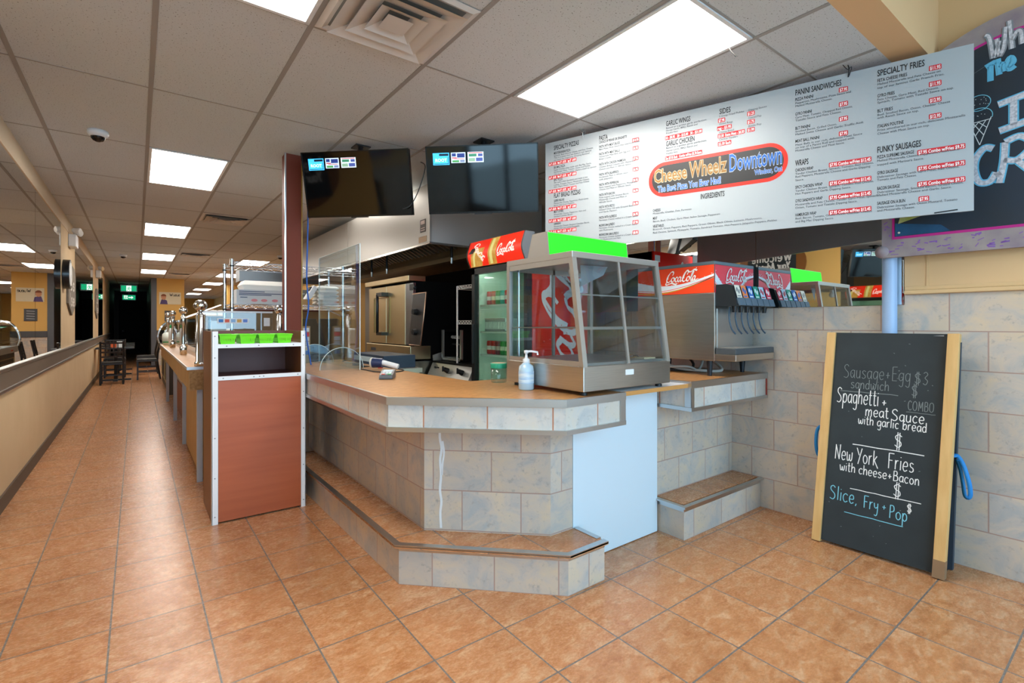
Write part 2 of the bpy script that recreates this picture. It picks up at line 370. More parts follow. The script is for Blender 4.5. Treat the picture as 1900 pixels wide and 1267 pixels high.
# ---------------------------------------------------------------- materials
STEEL = mat('brushed_steel', '#cfccc6', .28, 1, noise=('#bdbab4', 6, .3), stretch=(1, 1, 30))
STEELW = mat('hood_steel', '#b9b6b0', .33, .7)
CHROME = mat('chrome', '#d8d8d8', .10, 1)
ALU = mat('aluminium_trim', '#c9cbcc', .30, 1)
BLACK = mat('black_plastic', '#141517', .4)
COOKBLACK = mat('cookline_black', '#080707', .9, spec=.15)  # near-black shared by the cook-line wall, hood inside, oven and broiler
WHITE = mat('white_laminate', '#e9ecee', .45)
WHITEM = mat('white_metal', '#e4e6e8', .35)
PANELW = mat('gate_white', '#d3e2ea', .5)
CREAM = mat('cream_wall', '#d4bb95', .75, noise=('#cbb088', 3, .3), bump=(60, .08))
YELLOW = mat('ochre_wall', '#d9ae62', .75)
TAN = mat('tan_panel', '#dcb98a', .6)
BROWNRAIL = mat('brown_rail', '#6b5d50', .5)
BASEB = mat('brown_baseboard', '#5a4a3a', .6)
CHERRY = mat('cherry_laminate', '#a04c26', .38, noise=('#b25c34', 1.6, .3), stretch=(1, 1, 14))
CHERRYD = mat('cherry_inside', '#6e3a30', .45)
BROWNSIDE = mat('brown_side', '#7a4a1c', .45)
LAM = mat('counter_laminate', '#a06c3a', .35, noise=('#c8945c', 26, .22), stretch=(1, 3, 1))
PINE = mat('pine', '#c99c5c', .6, noise=('#ddb577', 6, .3), stretch=(6, 6, .6))
PLY = mat('plywood', '#c39b62', .65, noise=('#b08850', 5, .3), stretch=(3, 3, .8))
CHIP = mat('chipboard', '#b08a5c', .8, noise=('#8c6a42', 60, .2))
ORANGEW = mat('flap_edge', '#c98f4c', .6)
DARKWOOD = mat('dark_chair_wood', '#1a1415', .35)
SEATPAD = mat('seat_pad', '#2a2622', .45)
SLATE = mat('chalkboard', '#20282b', .75, noise=('#2e3639', 5, .3))
CHALK = mat('white_chalk', '#e6e6e2', .9)
CHALKF = mat('faded_chalk', '#79807f', .9)
CHALKB = mat('blue_chalk', '#7cc4d6', .9)
LIME = mat('lime_plastic', '#6fe01a', .4)
LIMES = mat('lime_sign', '#12ea08', .5, emit=.12)
RED = mat('drink_red', '#f4200f', .35)
ORED = mat('orange_red', '#f0451a', .4)
CRED = mat('crimson_red', '#ee3044', .4)
SWHITE = mat('script_white', '#f4f4f0', .5)
MIRROR = mat('mirror_silver', '#e2e4e2', .008, 1)
GLASS = glass('clear_glass'); GLASSD = glass('case_glass', '#dfe7ea', .12, .94); ACR = glass('acrylic', '#f2fafc', .11)
FGLASS = glass('fridge_glass', '#eaf6f0', .07)
GREYM = mat('grey_metal', '#8d8f92', .5)
DGREY = mat('dark_grey', '#4a4c50', .6)
INK = mat('print_black', '#1d1f22', .7); PRED = mat('print_red', '#d2202a', .6); PWHITE = mat('print_white', '#f3f3f1', .7)
BOARD = mat('sign_board_white', '#a9b0b4', .36)
FOAM = mat('white_foam', '#ecebe6', .7)
CARD = mat('cardboard', '#b98f5e', .8)
LIGHT = mat('lamp_diffuser', '#fff9f0', .4, emit=LAMP)
BLUE = mat('blue_strap', '#1b7fc4', .6)
FLOORT = tile_mat('floor_tile', .336, .336, 0, '#a66a40', '#be8457', '#d2a57d', '#756e68', .0035, 17, shift=(.0897 + 3.36, 3.334), rough=.24, stretch=(.75, 1.3, 1), var=.12, vein='#94603a')
WALLT = tile_mat('wall_tile', .312, .21, .5, '#a9abaa', '#c4b8aa', '#d0bda2', '#ad9184', .0032, 6.0, shift=(7.734, 0), rough=.3, var=.14, vein='#a39c94')
FASCT = tile_mat('fascia_tile', .312, .21, 0, '#b2b5b5', '#cac5bd', '#d2c6b4', '#b67a5a', .0034, 6.0, shift=(6.24 + .05, 3.36 - .745), rough=.3, var=.14, vein='#aaa49c')
CEILM = ceil_mat(); TBAR = mat('ceiling_bar', '#989490', .6)  # bars greyer than the panels: their shading is put into the colour
MENU=[
('H', 2.056, 0.768, 'SPECIALTY FRIES'),
('I', 2.056, 0.736, 'FETA CHEESE FRIES'),
('D', 2.056, 0.719, 'Melted Mozzarella and Feta Cheese on'),
('D', 2.056, 0.7, 'top of our famous Garlic French Fries.'),
('I', 2.056, 0.654, 'GYRO FRIES'),
('D', 2.056, 0.637, 'Feta Cheese, Gyro Meat, Red Onions,'),
('D', 2.056, 0.621, 'Spinach, Tomato with Tzatziki Sauce on top.'),
('I', 2.056, 0.573, 'BLT FRIES'),
('D', 2.056, 0.555, 'Beef, Smoked Bacon, Onion, Cheddar Cheese'),
('D', 2.056, 0.539, 'with Ranch Sauce on top.'),
('I', 2.056, 0.491, 'ITALIAN POUTINE'),
('D', 2.056, 0.473, 'Fries smothered in our rich, delicious Mozzarella'),
('D', 2.056, 0.454, 'Cheese with Meat Sauce on top.'),
('T', 2.294, 0.748, '$11.95'),
('T', 2.294, 0.666, '$11.95'),
('T', 2.294, 0.583, '$12.95'),
('T', 2.294, 0.501, '$12.95'),
('H', 2.055, 0.357, 'FUNKY SAUSAGES'),
('I', 2.055, 0.326, 'PIZZA SUPREME SAUSAGE'),
('D', 2.055, 0.309, 'Melted Mozzarella Cheese, Pepperoni, Mushrooms'),
('D', 2.055, 0.288, 'topped with Marinara Sauce.'),
('I', 2.055, 0.241, 'GYRO SAUSAGE'),
('D', 2.055, 0.222, 'Debreziner Sausage with Gyro Meat, Red Onions,'),
('D', 2.055, 0.206, 'Tomato and Feta Cheese.'),
('I', 2.055, 0.158, 'BACON SAUSAGE'),
('D', 2.055, 0.14, 'Debreziner Sausage, Smoked Bacon, Grilled Onion,'),
('D', 2.055, 0.124, 'Melted Mozzarella Cheese and Garlic Sauce.'),
('I', 2.055, 0.078, 'SAUSAGE ON A BUN'),
('D', 2.055, 0.059, 'Debreziner Sausage with Onion Mustard, Tomato'),
('D', 2.055, 0.042, 'and Mozzarella Cheese.'),
('T', 2.316, 0.326, '$7.95 Combo w/Fries $9.75'),
('T', 2.316, 0.243, '$7.95 Combo w/Fries $9.75'),
('T', 2.316, 0.162, '$7.95 Combo w/Fries $9.75'),
('T', 2.249, 0.085, '$7.95'),
('H', 1.673, 0.764, 'PANINI SANDWICHES'),
('I', 1.673, 0.731, 'PIZZA PANINI'),
('D', 1.673, 0.713, 'Pepperoni, Mushrooms, Pizza Sauce and'),
('D', 1.673, 0.696, 'Melted Mozzarella Cheese.'),
('I', 1.673, 0.647, 'GYRO PANINI'),
('D', 1.673, 0.63, 'Gyro Meat, Tomato, Chopped Red Onions,'),
('D', 1.673, 0.613, 'Tzatziki Sauce and Feta Cheese.'),
('I', 1.673, 0.565, 'BLT PANINI'),
('D', 1.673, 0.549, 'Smoked Bacon, Grilled Onion,'),
('D', 1.673, 0.532, 'Melted Swiss Cheese and Garlic Truffle Aioli.'),
('I', 1.673, 0.49, 'MEAT BALL PANINI'),
('D', 1.673, 0.471, 'Meat Balls in our rich, delicious Meat Sauce'),
('D', 1.673, 0.455, 'on top of a Panini Roll and topped with'),
('D', 1.673, 0.438, 'Mozzarella Cheese and Meat Sauce.'),
('T', 1.905, 0.739, '$7.95'),
('T', 1.905, 0.659, '$7.95'),
('T', 1.905, 0.577, '$7.95'),
('T', 1.905, 0.496, '$7.95'),
('H', 1.673, 0.356, 'WRAPS'),
('I', 1.673, 0.322, 'CHICKEN WRAP'),
('D', 1.673, 0.304, 'Tender Chicken Breast, Spinach, Tomato, Red Onions,'),
('D', 1.673, 0.287, 'Red Peppers, Mozzarella Cheese and Garlic Dipping'),
('D', 1.673, 0.267, 'Sauce.'),
('I', 1.673, 0.223, 'SPICY CHICKEN WRAP'),
('D', 1.673, 0.205, 'Tender Chicken Breast, Spinach, Tomato, Red Onions,'),
('D', 1.673, 0.188, 'Hot Peppers and Garlic Dipping Sauce.'),
('I', 1.673, 0.144, 'GYRO SANDWICH WRAP'),
('D', 1.673, 0.125, 'Mozzarella and Feta Cheese, Tender Gyro Meat, Spinach,'),
('D', 1.673, 0.107, 'Onion, Tomato and Tzatziki Dipping Sauce.'),
('I', 1.673, 0.063, 'HAMBURGER WRAP'),
('D', 1.673, 0.045, 'Beef, Bacon, Tomato, Onion, Pickle, Cheddar Cheese'),
('D', 1.673, 0.027, 'and Big Mac Dipping Sauce.'),
('T', 1.934, 0.331, '$7.95 Combo w/Fries $12.45'),
('T', 1.934, 0.227, '$7.95 Combo w/Fries $12.45'),
('T', 1.934, 0.148, '$7.95 Combo w/Fries $12.45'),
('T', 1.934, 0.064, '$7.95 Combo w/Fries $12.45'),
('H', 0.925, 0.753, 'GARLIC WINGS'),
('D', 0.925, 0.734, 'Baked to a golden garlic perfection.'),
('D', 0.925, 0.717, 'Honey Garlic, BBQ, Ranch and'),
('D', 0.925, 0.7, 'Franks Hot.'),
('T', 1.038, 0.674, '10 - $8.95   20 - $15.00   30 - $21.00'),
('H', 0.925, 0.619, 'GARLIC CHICKEN'),
('D', 0.925, 0.602, 'Baked to a golden garlic perfection.'),
('D', 0.925, 0.583, 'Honey Garlic, BBQ, Ranch and'),
('D', 0.925, 0.565, 'Franks Hot.'),
('T', 1.038, 0.539, '3pc $7.95 Each   Combo w/Fries $5.70 Extra'),
('H', 1.259, 0.754, 'SIDES'),
('D', 1.257, 0.734, '5 Deep Fried Pickles'),
('D', 1.257, 0.686, 'Onion Rings'),
('D', 1.257, 0.634, 'Cheese Bread'),
('D', 1.257, 0.589, 'Chicken Tenders'),
('T', 1.272, 0.714, '$7.95'),
('T', 1.288, 0.665, 'reg - $3.95'),
('T', 1.331, 0.617, '$3.50  Extra Meat - $0.50'),
('T', 1.289, 0.567, '$2.50 Each'),
('D', 1.424, 0.734, 'Dipping Sauces'),
('D', 1.424, 0.686, 'Canned Pop'),
('D', 1.424, 0.636, 'Bottle Pop'),
('T', 1.439, 0.717, '$1.25'),
('T', 1.439, 0.667, '$1.75'),
('T', 1.439, 0.618, '$1.99'),
('H', 1.145, 0.238, 'INGREDIENTS'),
('I', 0.837, 0.195, 'CHEESES'),
('D', 0.837, 0.178, 'Mozzarella, Cheddar, Feta, Parmesan'),
('I', 0.837, 0.143, 'MEAT'),
('D', 0.837, 0.125, 'Bacon, Beef, Chicken, Gyro Meat, Italian Sausage, Pepperoni'),
('I', 0.837, 0.089, 'VEGETABLES'),
('D', 0.837, 0.071, 'Broccoli, Green Peppers, Red Peppers, Green Olives, Black Olives, Lettuce, Mushrooms,'),
('D', 0.837, 0.049, 'Red Onions, Spinach, Pineapple, Tomato, Sundried Tomato, Hot Peppers, Jalapeño Peppers, Pickles'),
('H', 0.446, 0.757, 'PASTA'),
('J', 0.446, 0.735, 'CHOICE OF PENNE OR SPAGHETTI'),
('H', 0.075, 0.761, 'SPECIALTY PIZZAS'),
('H', 0.075, 0.398, 'FLAT BREAD PIZZAS'),
('I', 0.446, 0.703, 'PASTA WITH MEAT SAUCE'),
('D', 0.446, 0.687, 'Best Pizza Meat Sauce that everyone loves.'),
('I', 0.446, 0.65, 'PASTA WITH MEAT BALLS'),
('D', 0.446, 0.634, 'Homemade Meat Balls with Egg and'),
('D', 0.446, 0.617, 'Bread Crumbs.'),
('I', 0.446, 0.576, 'PASTA WITH CHICKEN PARMESAN'),
('D', 0.446, 0.56, 'Chicken Breast topped with Mozzarella'),
('D', 0.446, 0.543, 'Cheese and Meat or Alfredo Sauce.'),
('I', 0.446, 0.503, 'PASTA WITH JALAPEÑOS'),
('D', 0.446, 0.487, 'Homemade Meat or Alfredo Sauce'),
('D', 0.446, 0.47, 'with Jalapeños.'),
('I', 0.446, 0.43, 'PASTA WITH PEPPERONI'),
('D', 0.446, 0.414, 'Pasta topped with Pepperoni, Mozzarella'),
('D', 0.446, 0.398, 'Cheese and Meat or Alfredo Sauce.'),
('I', 0.446, 0.357, 'PASTA WITH BACON'),
('D', 0.446, 0.341, 'Pasta topped with Smoked Bacon,'),
('D', 0.446, 0.324, 'Mozzarella Cheese and Meat or'),
('D', 0.446, 0.307, 'Alfredo Sauce.'),
('I', 0.446, 0.269, 'PASTA WITH PESTO'),
('D', 0.446, 0.253, 'Infused Olive Oil with Ground Basil'),
('D', 0.446, 0.236, 'and Garlic Flavour.'),
('I', 0.446, 0.194, 'PASTA WITH ALFREDO'),
('D', 0.446, 0.178, 'Parmesan Cheese melted in a Cream Sauce.'),
('I', 0.446, 0.138, 'MUSHROOM ALFREDO'),
('D', 0.446, 0.122, 'Parmesan Cheese melted in a Cream Sauce'),
('D', 0.446, 0.105, 'with Mushrooms.'),
('I', 0.446, 0.071, 'MUSHROOM HAM ALFREDO'),
('D', 0.446, 0.055, 'Parmesan Cheese melted in a Cream Sauce'),
('D', 0.446, 0.039, 'with Mushrooms and Ham.'),
('T', 0.716, 0.707, '$14.95'),
('T', 0.716, 0.651, '$6.95'),
('T', 0.716, 0.579, '$7.95'),
('T', 0.716, 0.505, '$6.95'),
('T', 0.716, 0.432, '$6.95'),
('T', 0.716, 0.359, '$6.95'),
('T', 0.716, 0.271, '$6.95'),
('T', 0.716, 0.197, '$6.95'),
('T', 0.716, 0.141, '$7.95'),
('T', 0.716, 0.07, '$8.95'),
('I', 0.075, 0.728, 'MEDITERRANEAN PIZZA'),
('D', 0.075, 0.711, 'Spinach, Red Onions, Olives, and Feta Cheese.'),
('D', 0.075, 0.695, 'This is a pizza that we feature our special'),
('D', 0.075, 0.678, 'cut meat the beginning. Amazing flavours!'),
('I', 0.075, 0.62, 'BIG MAC PIZZA'),
('D', 0.075, 0.603, 'Super Cheese pizza made with Big Mac Sauce,'),
('D', 0.075, 0.587, 'Hamburger Meat, Tomato, Onion and Pickles.'),
('D', 0.075, 0.571, 'This is a must try pizza. Have a small to savour.'),
('I', 0.075, 0.524, 'EPIC PIZZA'),
('D', 0.075, 0.507, 'We took a Ham Sandwich and made it into'),
('D', 0.075, 0.49, 'a pizza. Tomato Sauce, Mozzarella Cheese,'),
('D', 0.075, 0.474, 'Ham, Mayo, Onion, Tomato and Feta Cheese.'),
('I', 0.075, 0.367, 'SUPER DELUXE'),
('D', 0.075, 0.35, 'Mozzarella Cheese, Pepperoni, Mushrooms,'),
('D', 0.075, 0.334, 'Bacon and Green Peppers.'),
('I', 0.075, 0.283, 'MEAT LOVERS'),
('D', 0.075, 0.266, 'Mozzarella Cheese, Pepperoni, Ham and'),
('D', 0.075, 0.25, 'Smoked Canadian Bacon.'),
('I', 0.075, 0.192, 'HAWAIIAN'),
('D', 0.075, 0.175, 'Mozzarella Cheese, Smoked Canadian Bacon,'),
('D', 0.075, 0.159, 'Honey Ham and sweet Pineapple.'),
('W', 0.221, 0.653, 'Sm 9" - $10.95    Med 12" - $15.95    Lrg 15" - $18.95'),
('W', 0.221, 0.549, 'Sm 9" - $10.95    Med 12" - $15.95    Lrg 15" - $18.95'),
('W', 0.221, 0.444, 'Sm 9" - $10.95    Med 12" - $15.95    Lrg 15" - $18.95'),
('W', 0.221, 0.309, 'Sm 9" - $10.95    Med 12" - $15.95    Lrg 15" - $18.95'),
('W', 0.221, 0.22, 'Sm 9" - $10.95    Med 12" - $15.95    Lrg 15" - $18.95'),
('W', 0.221, 0.135, 'Sm 9" - $10.95    Med 12" - $15.95    Lrg 15" - $18.95'),
]

# ================================================================ the room
XL, XR, ZC = -.75, 3.542, 2.73
mb = MB(); mb.box(XL - .1, 6.0, -2.0, 34.2, -.1, 0); struct('floor', mb, FLOORT)
struct('floor_pavement', MB().box(-6, 9, -9, -2.0, -.16, -.02), mat('pavement', '#a9a8a4', .8))
# ceiling: mineral panels on a bar grid (the bars are geometry; each light sits in its own cell)
mb = MB(); mb.box(XL - .1, 6.0, .905, 34.2, ZC, ZC + .08)
ceil = struct('ceiling', mb, CEILM)
mb = MB(); x = .0686 - 2 * .5985
while x < XR:
    if x > XL: mb.box(x - .012, x + .012, .905, 33, ZC - .003, ZC + .001)
    x += .5985
y = 3.712 - 2 * 1.238
while y < 33: mb.box(XL, XR, y - .006, y + .006, ZC - .002, ZC + .001); y += 1.238
struct('ceiling_grid', mb, TBAR, ceil)
# raised recess by the storefront
SOFF = mat('soffit_paint', '#dcb384', .75)
mb = MB(); mb.box(XL, XR + .1, .80, .905, ZC, ZC + .08); struct('trim_1', mb, SOFF)
mb = MB(); mb.box(XL, XR + .1, .76, .80, ZC, 3.3); struct('wall_bulkhead', mb, SOFF)
mb = MB(); mb.box(XL - .1, XR + .1, -2.0, .78, 3.3, 3.38); struct('ceiling_recess', mb, mat('recess_white', '#d8d6d0', .8))
# left wall: dado, rail, mirror zone, beam
LOW = MB().box(XL - .1, XL, -2.0, 22, 0, .82); struct('wall_left_dado', LOW, CREAM)
UP = MB(); UP.box(XL - .1, XL - .012, -2.0, 22, .82, 3.3); struct('wall_left', UP, CREAM)
struct('wall_left_beam', MB().box(XL - .011, XL + .004, -2, 22, 2.56, 2.73), mat('pale_beam', '#dccbb0', .75))
for y0, y1 in ((8.30, 10.05), (14.0, 15.8), (17.9, 22.0)): struct('wall_left_pilaster', MB().box(XL - .011, XL, y0, y1, .99, 2.56), CREAM)
struct('wall_left_entry', MB().box(XL - .011, XL + .002, 2.74, 4.4, .99, 2.60), YELLOW)
struct('trim_2', MB().box(XL - .02, XL + .016, -2.0, 22, .845, .965), BROWNRAIL)
r_ = MB().box(XL - .02, XL + .024, -2.0, 22, .965, .992).box(XL - .02, XL + .024, -2.0, 22, .818, .845); struct('trim_3', r_, ALU, bevel=.004)
struct('baseboard_left', MB().box(XL - .01, XL + .012, -2.0, 22, 0, .11), BASEB)
# right wall: tiled dado with the step up beyond the mirror
R = MB(); R.box(XR, XR + .1, .912, 4.0, 0, 1.41); R.box(XR, XR + .1, -2.0, .912, 0, 1.468); struct('wall_right', R, WALLT)
R = MB(); R.box(XR + .012, XR + .1, -2.0, 4.0, 1.41, 3.35); struct('wall_right_upper', R, TAN)
R = MB(); R.box(XR - .002, XR + .02, -2.0, .912, 1.468, 3.3); struct('wall_right_panelling', R, TAN)
struct('trim_4', MB().box(XR - .022, XR, -2.0, .910, 1.470, 1.492).box(XR - .012, XR, -2.0, .910, 1.492, 1.515), mat('tan_moulding', '#d9b787', .5), bevel=.004)
struct('trim_5', MB().box(XR - .006, XR, .80, .812, 1.515, 1.80), mat('tan_moulding', '#d9b787', .5))
for k_, (y0, y1) in enumerate(((.914, 1.772), (1.775, 2.95))):
    solo('wall_mirror', MB().box(XR - .004, XR + .008, y0, y1, 1.412, 2.70), MIRROR,
         ['wall mirror above the tiles behind the soda dispenser, half nearer the blue pole', 'wall mirror above the tiles beside the red drinks fridge'][k_], 'mirror', (XR, (y0 + y1) / 2, 1.412), 'mirrors on the tiled wall')
for k_, (y0, y1) in enumerate(((-1.2, 2.735), (4.405, 6.345), (6.355, 8.295), (10.055, 13.995), (15.805, 17.895))):
    solo('wall_mirror', MB().box(XL - .012, XL - .002, y0, y1, .992, 2.56), MIRROR,
         ['wall mirror near the entrance, opposite the leaning chalkboard', 'wall mirror at the left edge of the photo above the brown rail', 'wall mirror just before the pilaster with the clock',
          'wall mirror between the two cream pilasters', 'narrow wall mirror beyond the second cream pilaster'][k_], 'mirror', (XL, (y0 + y1) / 2, .992), 'mirrors on the long cream wall')
# kitchen wall, far walls
struct('wall_kitchen', MB().box(XR, XR + .1, 4.0, 9.4, 0, ZC), mat('kitchen_wall', '#9b968c', .6))
struct('wall_right_far', MB().box(XR, XR + .1, 9.4, 33, 0, ZC), YELLOW)
struct('wall_back', MB().box(1.25, 6, 33.0, 33.1, 0, ZC), YELLOW)
struct('wall_yellow_end', MB().box(2.62, XR, 20.6, 20.7, 0, ZC), YELLOW)
# column wall with posters at the mouth of the dark corridor
struct('wall_column', MB().box(.50, 1.22, 19.0, 19.5, 0, ZC), YELLOW)
struct('wall_column_edge', MB().box(.36, .50, 19.0, 33, 0, ZC), mat('column_grey', '#565a60', .5))
struct('wall_column_tile', MB().box(.50, 1.24, 18.98, 19.0, 0, .93), WALLT)
struct('trim_6', MB().box(.50, 1.24, 18.96, 19.0, .93, 1.10), DGREY)
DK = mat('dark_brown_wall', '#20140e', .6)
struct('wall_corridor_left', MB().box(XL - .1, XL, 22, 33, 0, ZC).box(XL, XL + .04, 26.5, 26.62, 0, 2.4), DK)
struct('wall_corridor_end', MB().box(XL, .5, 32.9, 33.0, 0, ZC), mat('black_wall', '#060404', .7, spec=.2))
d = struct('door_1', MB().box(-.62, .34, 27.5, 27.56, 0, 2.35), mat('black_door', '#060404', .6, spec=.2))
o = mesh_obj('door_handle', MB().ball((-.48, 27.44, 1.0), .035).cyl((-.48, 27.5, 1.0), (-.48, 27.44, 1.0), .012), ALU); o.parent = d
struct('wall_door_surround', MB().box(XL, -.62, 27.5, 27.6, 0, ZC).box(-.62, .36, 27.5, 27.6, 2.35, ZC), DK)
# storefront behind the camera: sill, posts and head around open glazing
FR = mat('storefront_frame', '#5a5f66', .4)
S = MB(); S.box(XL, XR, -2.0, -1.92, 0, .28); S.box(XL, XR, -2.0, -1.92, 2.95, 3.3)
for x in (XL, .62, 2.05, XR - .08): S.box(x, x + .08, -2.0, -1.92, .28, 2.95)
struct('wall_front', S, FR)

# ---------------------------------------------------------------- ceiling fittings
def troffer(x0, y0, label):
    t = thing('ceiling_light', label, 'ceiling light', (x0 + .299, y0 + .619, ZC), 0, 'recessed ceiling lights')
    f = MB(); a, b, c_, d_ = x0 + .014, x0 + .585, y0 + .008, y0 + 1.230
    for q in ((a, a + .02, c_, d_), (b - .02, b, c_, d_), (a, b, c_, c_ + .02), (a, b, d_ - .02, d_)): f.box(q[0], q[1], q[2], q[3], ZC - .008, ZC)
    part('frame', f, WHITEM, t)
    part('diffuser', MB().box(a + .02, b - .02, c_ + .02, d_ - .02, ZC - .005, ZC - .001), LIGHT, t)
    return t
A0, B0 = .0686, .0686 + 3 * .5985
LN = ['large ceiling light above the white menu board', 'ceiling light cut by the top edge of the photo beside the big square vent', 'nearest full ceiling light over the corridor', 'second ceiling light down the corridor', 'third ceiling light down the corridor',
      'farthest ceiling light before the ochre column wall', 'ceiling light seen through the wire shelf top', 'far ceiling light left of the shelf posts', 'far ceiling light above the chrome ball posts', 'faraway ceiling light small above the buffet', 'tiny farthest ceiling light at the very back', 'ceiling light in front of the extractor hood, above the televisions']
first = troffer(B0, 1.236, LN[0])
SPOTS = [(A0, 1.236), (A0, 4.950), (A0, 8.664), (A0, 12.378), (A0, 16.092), (B0, 12.378), (B0, 16.092), (B0, 19.806), (B0, 23.52), (B0, 27.234), (B0, 4.950)]
for k_, (x, y) in enumerate(SPOTS): dup(first, (x + .299, y + .619, ZC), 0, LN[k_ + 1])
def vent(x0, y0, label):
    t = thing('ceiling_vent', label, 'air vent', (x0 + .299, y0 + .299, ZC), 0, 'square ceiling diffusers')
    cx, cy = x0 + .299, y0 + .299
    def ring(h0, z0, h1, z1, mb):
        vs = [];
        for h, z in ((h0, z0), (h1, z1)): vs += [(cx - h, cy - h, z), (cx + h, cy - h, z), (cx + h, cy + h, z), (cx - h, cy + h, z)]
        return mb.add(vs, [(i, (i + 1) % 4, 4 + (i + 1) % 4, 4 + i) for i in range(4)])
    part('backing', MB().box(cx - .28, cx + .28, cy - .28, cy + .28, ZC - .004, ZC - .001), mat('vent_dark', '#77746f', .8), t)
    VM = mat('vent_white', '#cfcac4', .5)
    fr = ring(.288, ZC - .005, .262, ZC - .014, MB()); ring(.262, ZC - .014, .24, ZC - .004, fr); part('frame', fr, VM, t)
    for a, b in ((.245, .160), (.178, .096), (.112, .05)):
        part('louvre', ring(b, ZC - .005, a, ZC - .036, MB()), VM, t)
    c = MB(); c.add([(cx - .062, cy - .062, ZC - .034), (cx + .062, cy - .062, ZC - .034), (cx + .062, cy + .062, ZC - .034), (cx - .062, cy + .062, ZC - .034), (cx, cy, ZC - .014)], [(0, 1, 4), (1, 2, 4), (2, 3, 4), (3, 0, 4), (3, 2, 1, 0)])
    part('centre_plate', c, VM, t)
    return t
v0 = vent(A0 + .5985, 1.876, 'big square ceiling vent at the top of the photo')
dup(v0, (A0 + .5985 + .299, 7.426 + .30, ZC), 0, 'square ceiling vent right of the nearest corridor light')
dup(v0, (A0 + .5985 + .299, 11.75 + .30, ZC), 0, 'square ceiling vent right of the second corridor light')
dup(v0, (A0 + .5985 + .299, 16.7 + .30, ZC), 0, 'farthest square ceiling vent near the ochre column wall')
def dome(x, y, label):
    t = thing('dome_camera', label, 'security camera', (x, y, ZC), 0, 'dome cameras')
    part('housing', MB().lathe([(.001, 0), (.062, 0), (.066, -.02), (.058, -.034), (.046, -.045), (.03, -.045)], (x, y, ZC)), WHITEM, t)
    part('dome', MB().lathe([(.045, -.043), (.042, -.058), (.03, -.072), (.012, -.080), (.001, -.081)], (x, y, ZC)), mat('dome_black', '#0a0a0c', .08), t)
    return t
d0 = dome(-.228, 4.78, 'white dome camera nearest, on the ceiling over the corridor')
dup(d0, (-.22, 12.96, ZC), 0, 'small white dome camera farther down the corridor ceiling')
dup(d0, (2.40, 11.2, ZC), 0, 'white dome camera left of the brown pillar top shelf')
def exit_sign(x, y, z, label, arrow):
    t = thing('exit_sign', label, 'exit sign', (x, y, z - .13), 0, 'green exit signs')
    part('housing', MB().box(x - .24, x + .24, y, y + .05, z - .13, z + .13), WHITEM, t)
    part('face', MB().box(x - .215, x + .215, y - .004, y, z - .095, z + .095), mat('exit_green', '#12a06c', .4, emit=.6), t)
    w = MB(); O = Vector((x, y - .006, z))
    if arrow:
        w.flat([(-.02, -.02), (.08, -.02), (.08, -.06), (.15, 0), (.08, .06), (.08, .02), (-.02, .02)], [tuple(range(7))], O, X3, Z3)
        w.flat([(-.17, -.07), (-.05, -.07), (-.05, .08), (-.17, .08)], [(0, 1, 2, 3)], O, X3, Z3)
    else:
        w.flat([(-.07, -.095), (.07, -.095), (.07, .095), (-.07, .095)], [(0, 1, 2, 3)], O, X3, Z3)
    part('pictogram_ground', w, mat('exit_white', '#f2fff8', .4, emit=.6), t)
    m_ = MB(); dx = -.11 if arrow else 0; O = O - Y3 * .002
    for st in ([(0, .02), (-.01, -.03)], [(0, .02), (.045, 0), (.05, -.02)], [(0, .02), (-.045, .015), (-.05, -.015)], [(-.01, -.03), (.03, -.05), (.02, -.085)], [(-.01, -.03), (-.03, -.06), (-.06, -.065)]):
        v, f = ribbon([(a + dx, b) for a, b in st], .02); m_.flat(v, f, O, X3, Z3)
    m_.flat([(dx + .01 + .016 * math.cos(a), .05 + .016 * math.sin(a)) for a in [2 * PI * i / 10 for i in range(10)]], [tuple(range(10))], O, X3, Z3)
    part('running_figure', m_, mat('exit_green', '#12a06c', .4), t)
    part('stem', MB().cyl((x, y + .025, z + .13), (x, y + .025, ZC), .012), WHITEM, t)
exit_sign(-.22, 22.2, 2.56, 'green exit sign nearer, hanging where the corridor darkens', False)
exit_sign(-.26, 26.9, 2.44, 'green exit sign with an arrow, deeper in the dark corridor', True)

# ---------------------------------------------------------------- left wall fittings
def emergency(y, label):
    t = thing('emergency_light', label, 'emergency light', (XL, y, 2.36), 0, 'twin-head emergency lights')
    part('battery_case', MB().box(XL, XL + .085, y - .16, y + .16, 2.37, 2.54), WHITEM, t, .01)
    for s in (-.1, .1):
        h = part('lamp_head', MB().cyl((XL + .05, y + s, 2.60), (XL + .12, y + s - .04, 2.585), .034, 14, .044), WHITEM, t)
        part('lens', MB().cyl((XL + .12, y + s - .04, 2.585), (XL + .125, y + s - .043, 2.584), .038), ALU, h)
    return t
e0 = emergency(9.25, 'white emergency light high on the first cream pilaster')
dup(e0, (XL, 15.0, 2.36), 0, 'white emergency light on the second cream pilaster')
t = thing('wall_clock', 'round black wall clock on the first cream pilaster', 'clock', (XL, 8.56, 1.94))
part('case', MB().cyl((XL, 8.56, 1.94), (XL + .07, 8.56, 1.94), .19, 28), mat('clock_black', '#16181c', .25), t)
part('dial', MB().cyl((XL + .07, 8.56, 1.94), (XL + .073, 8.56, 1.94), .15, 28), WHITE, t)
h = MB()
for a, l in ((.6, .08), (2.4, .12)): h.add([(XL + .075, 8.56 + math.sin(a + .08) * .01, 1.94 - .01), (XL + .075, 8.56 + .012, 1.94 + .006), (XL + .075, 8.56 + l * math.sin(a), 1.94 + l * math.cos(a))], [(0, 1, 2)])
part('hands', h, BLACK, t)
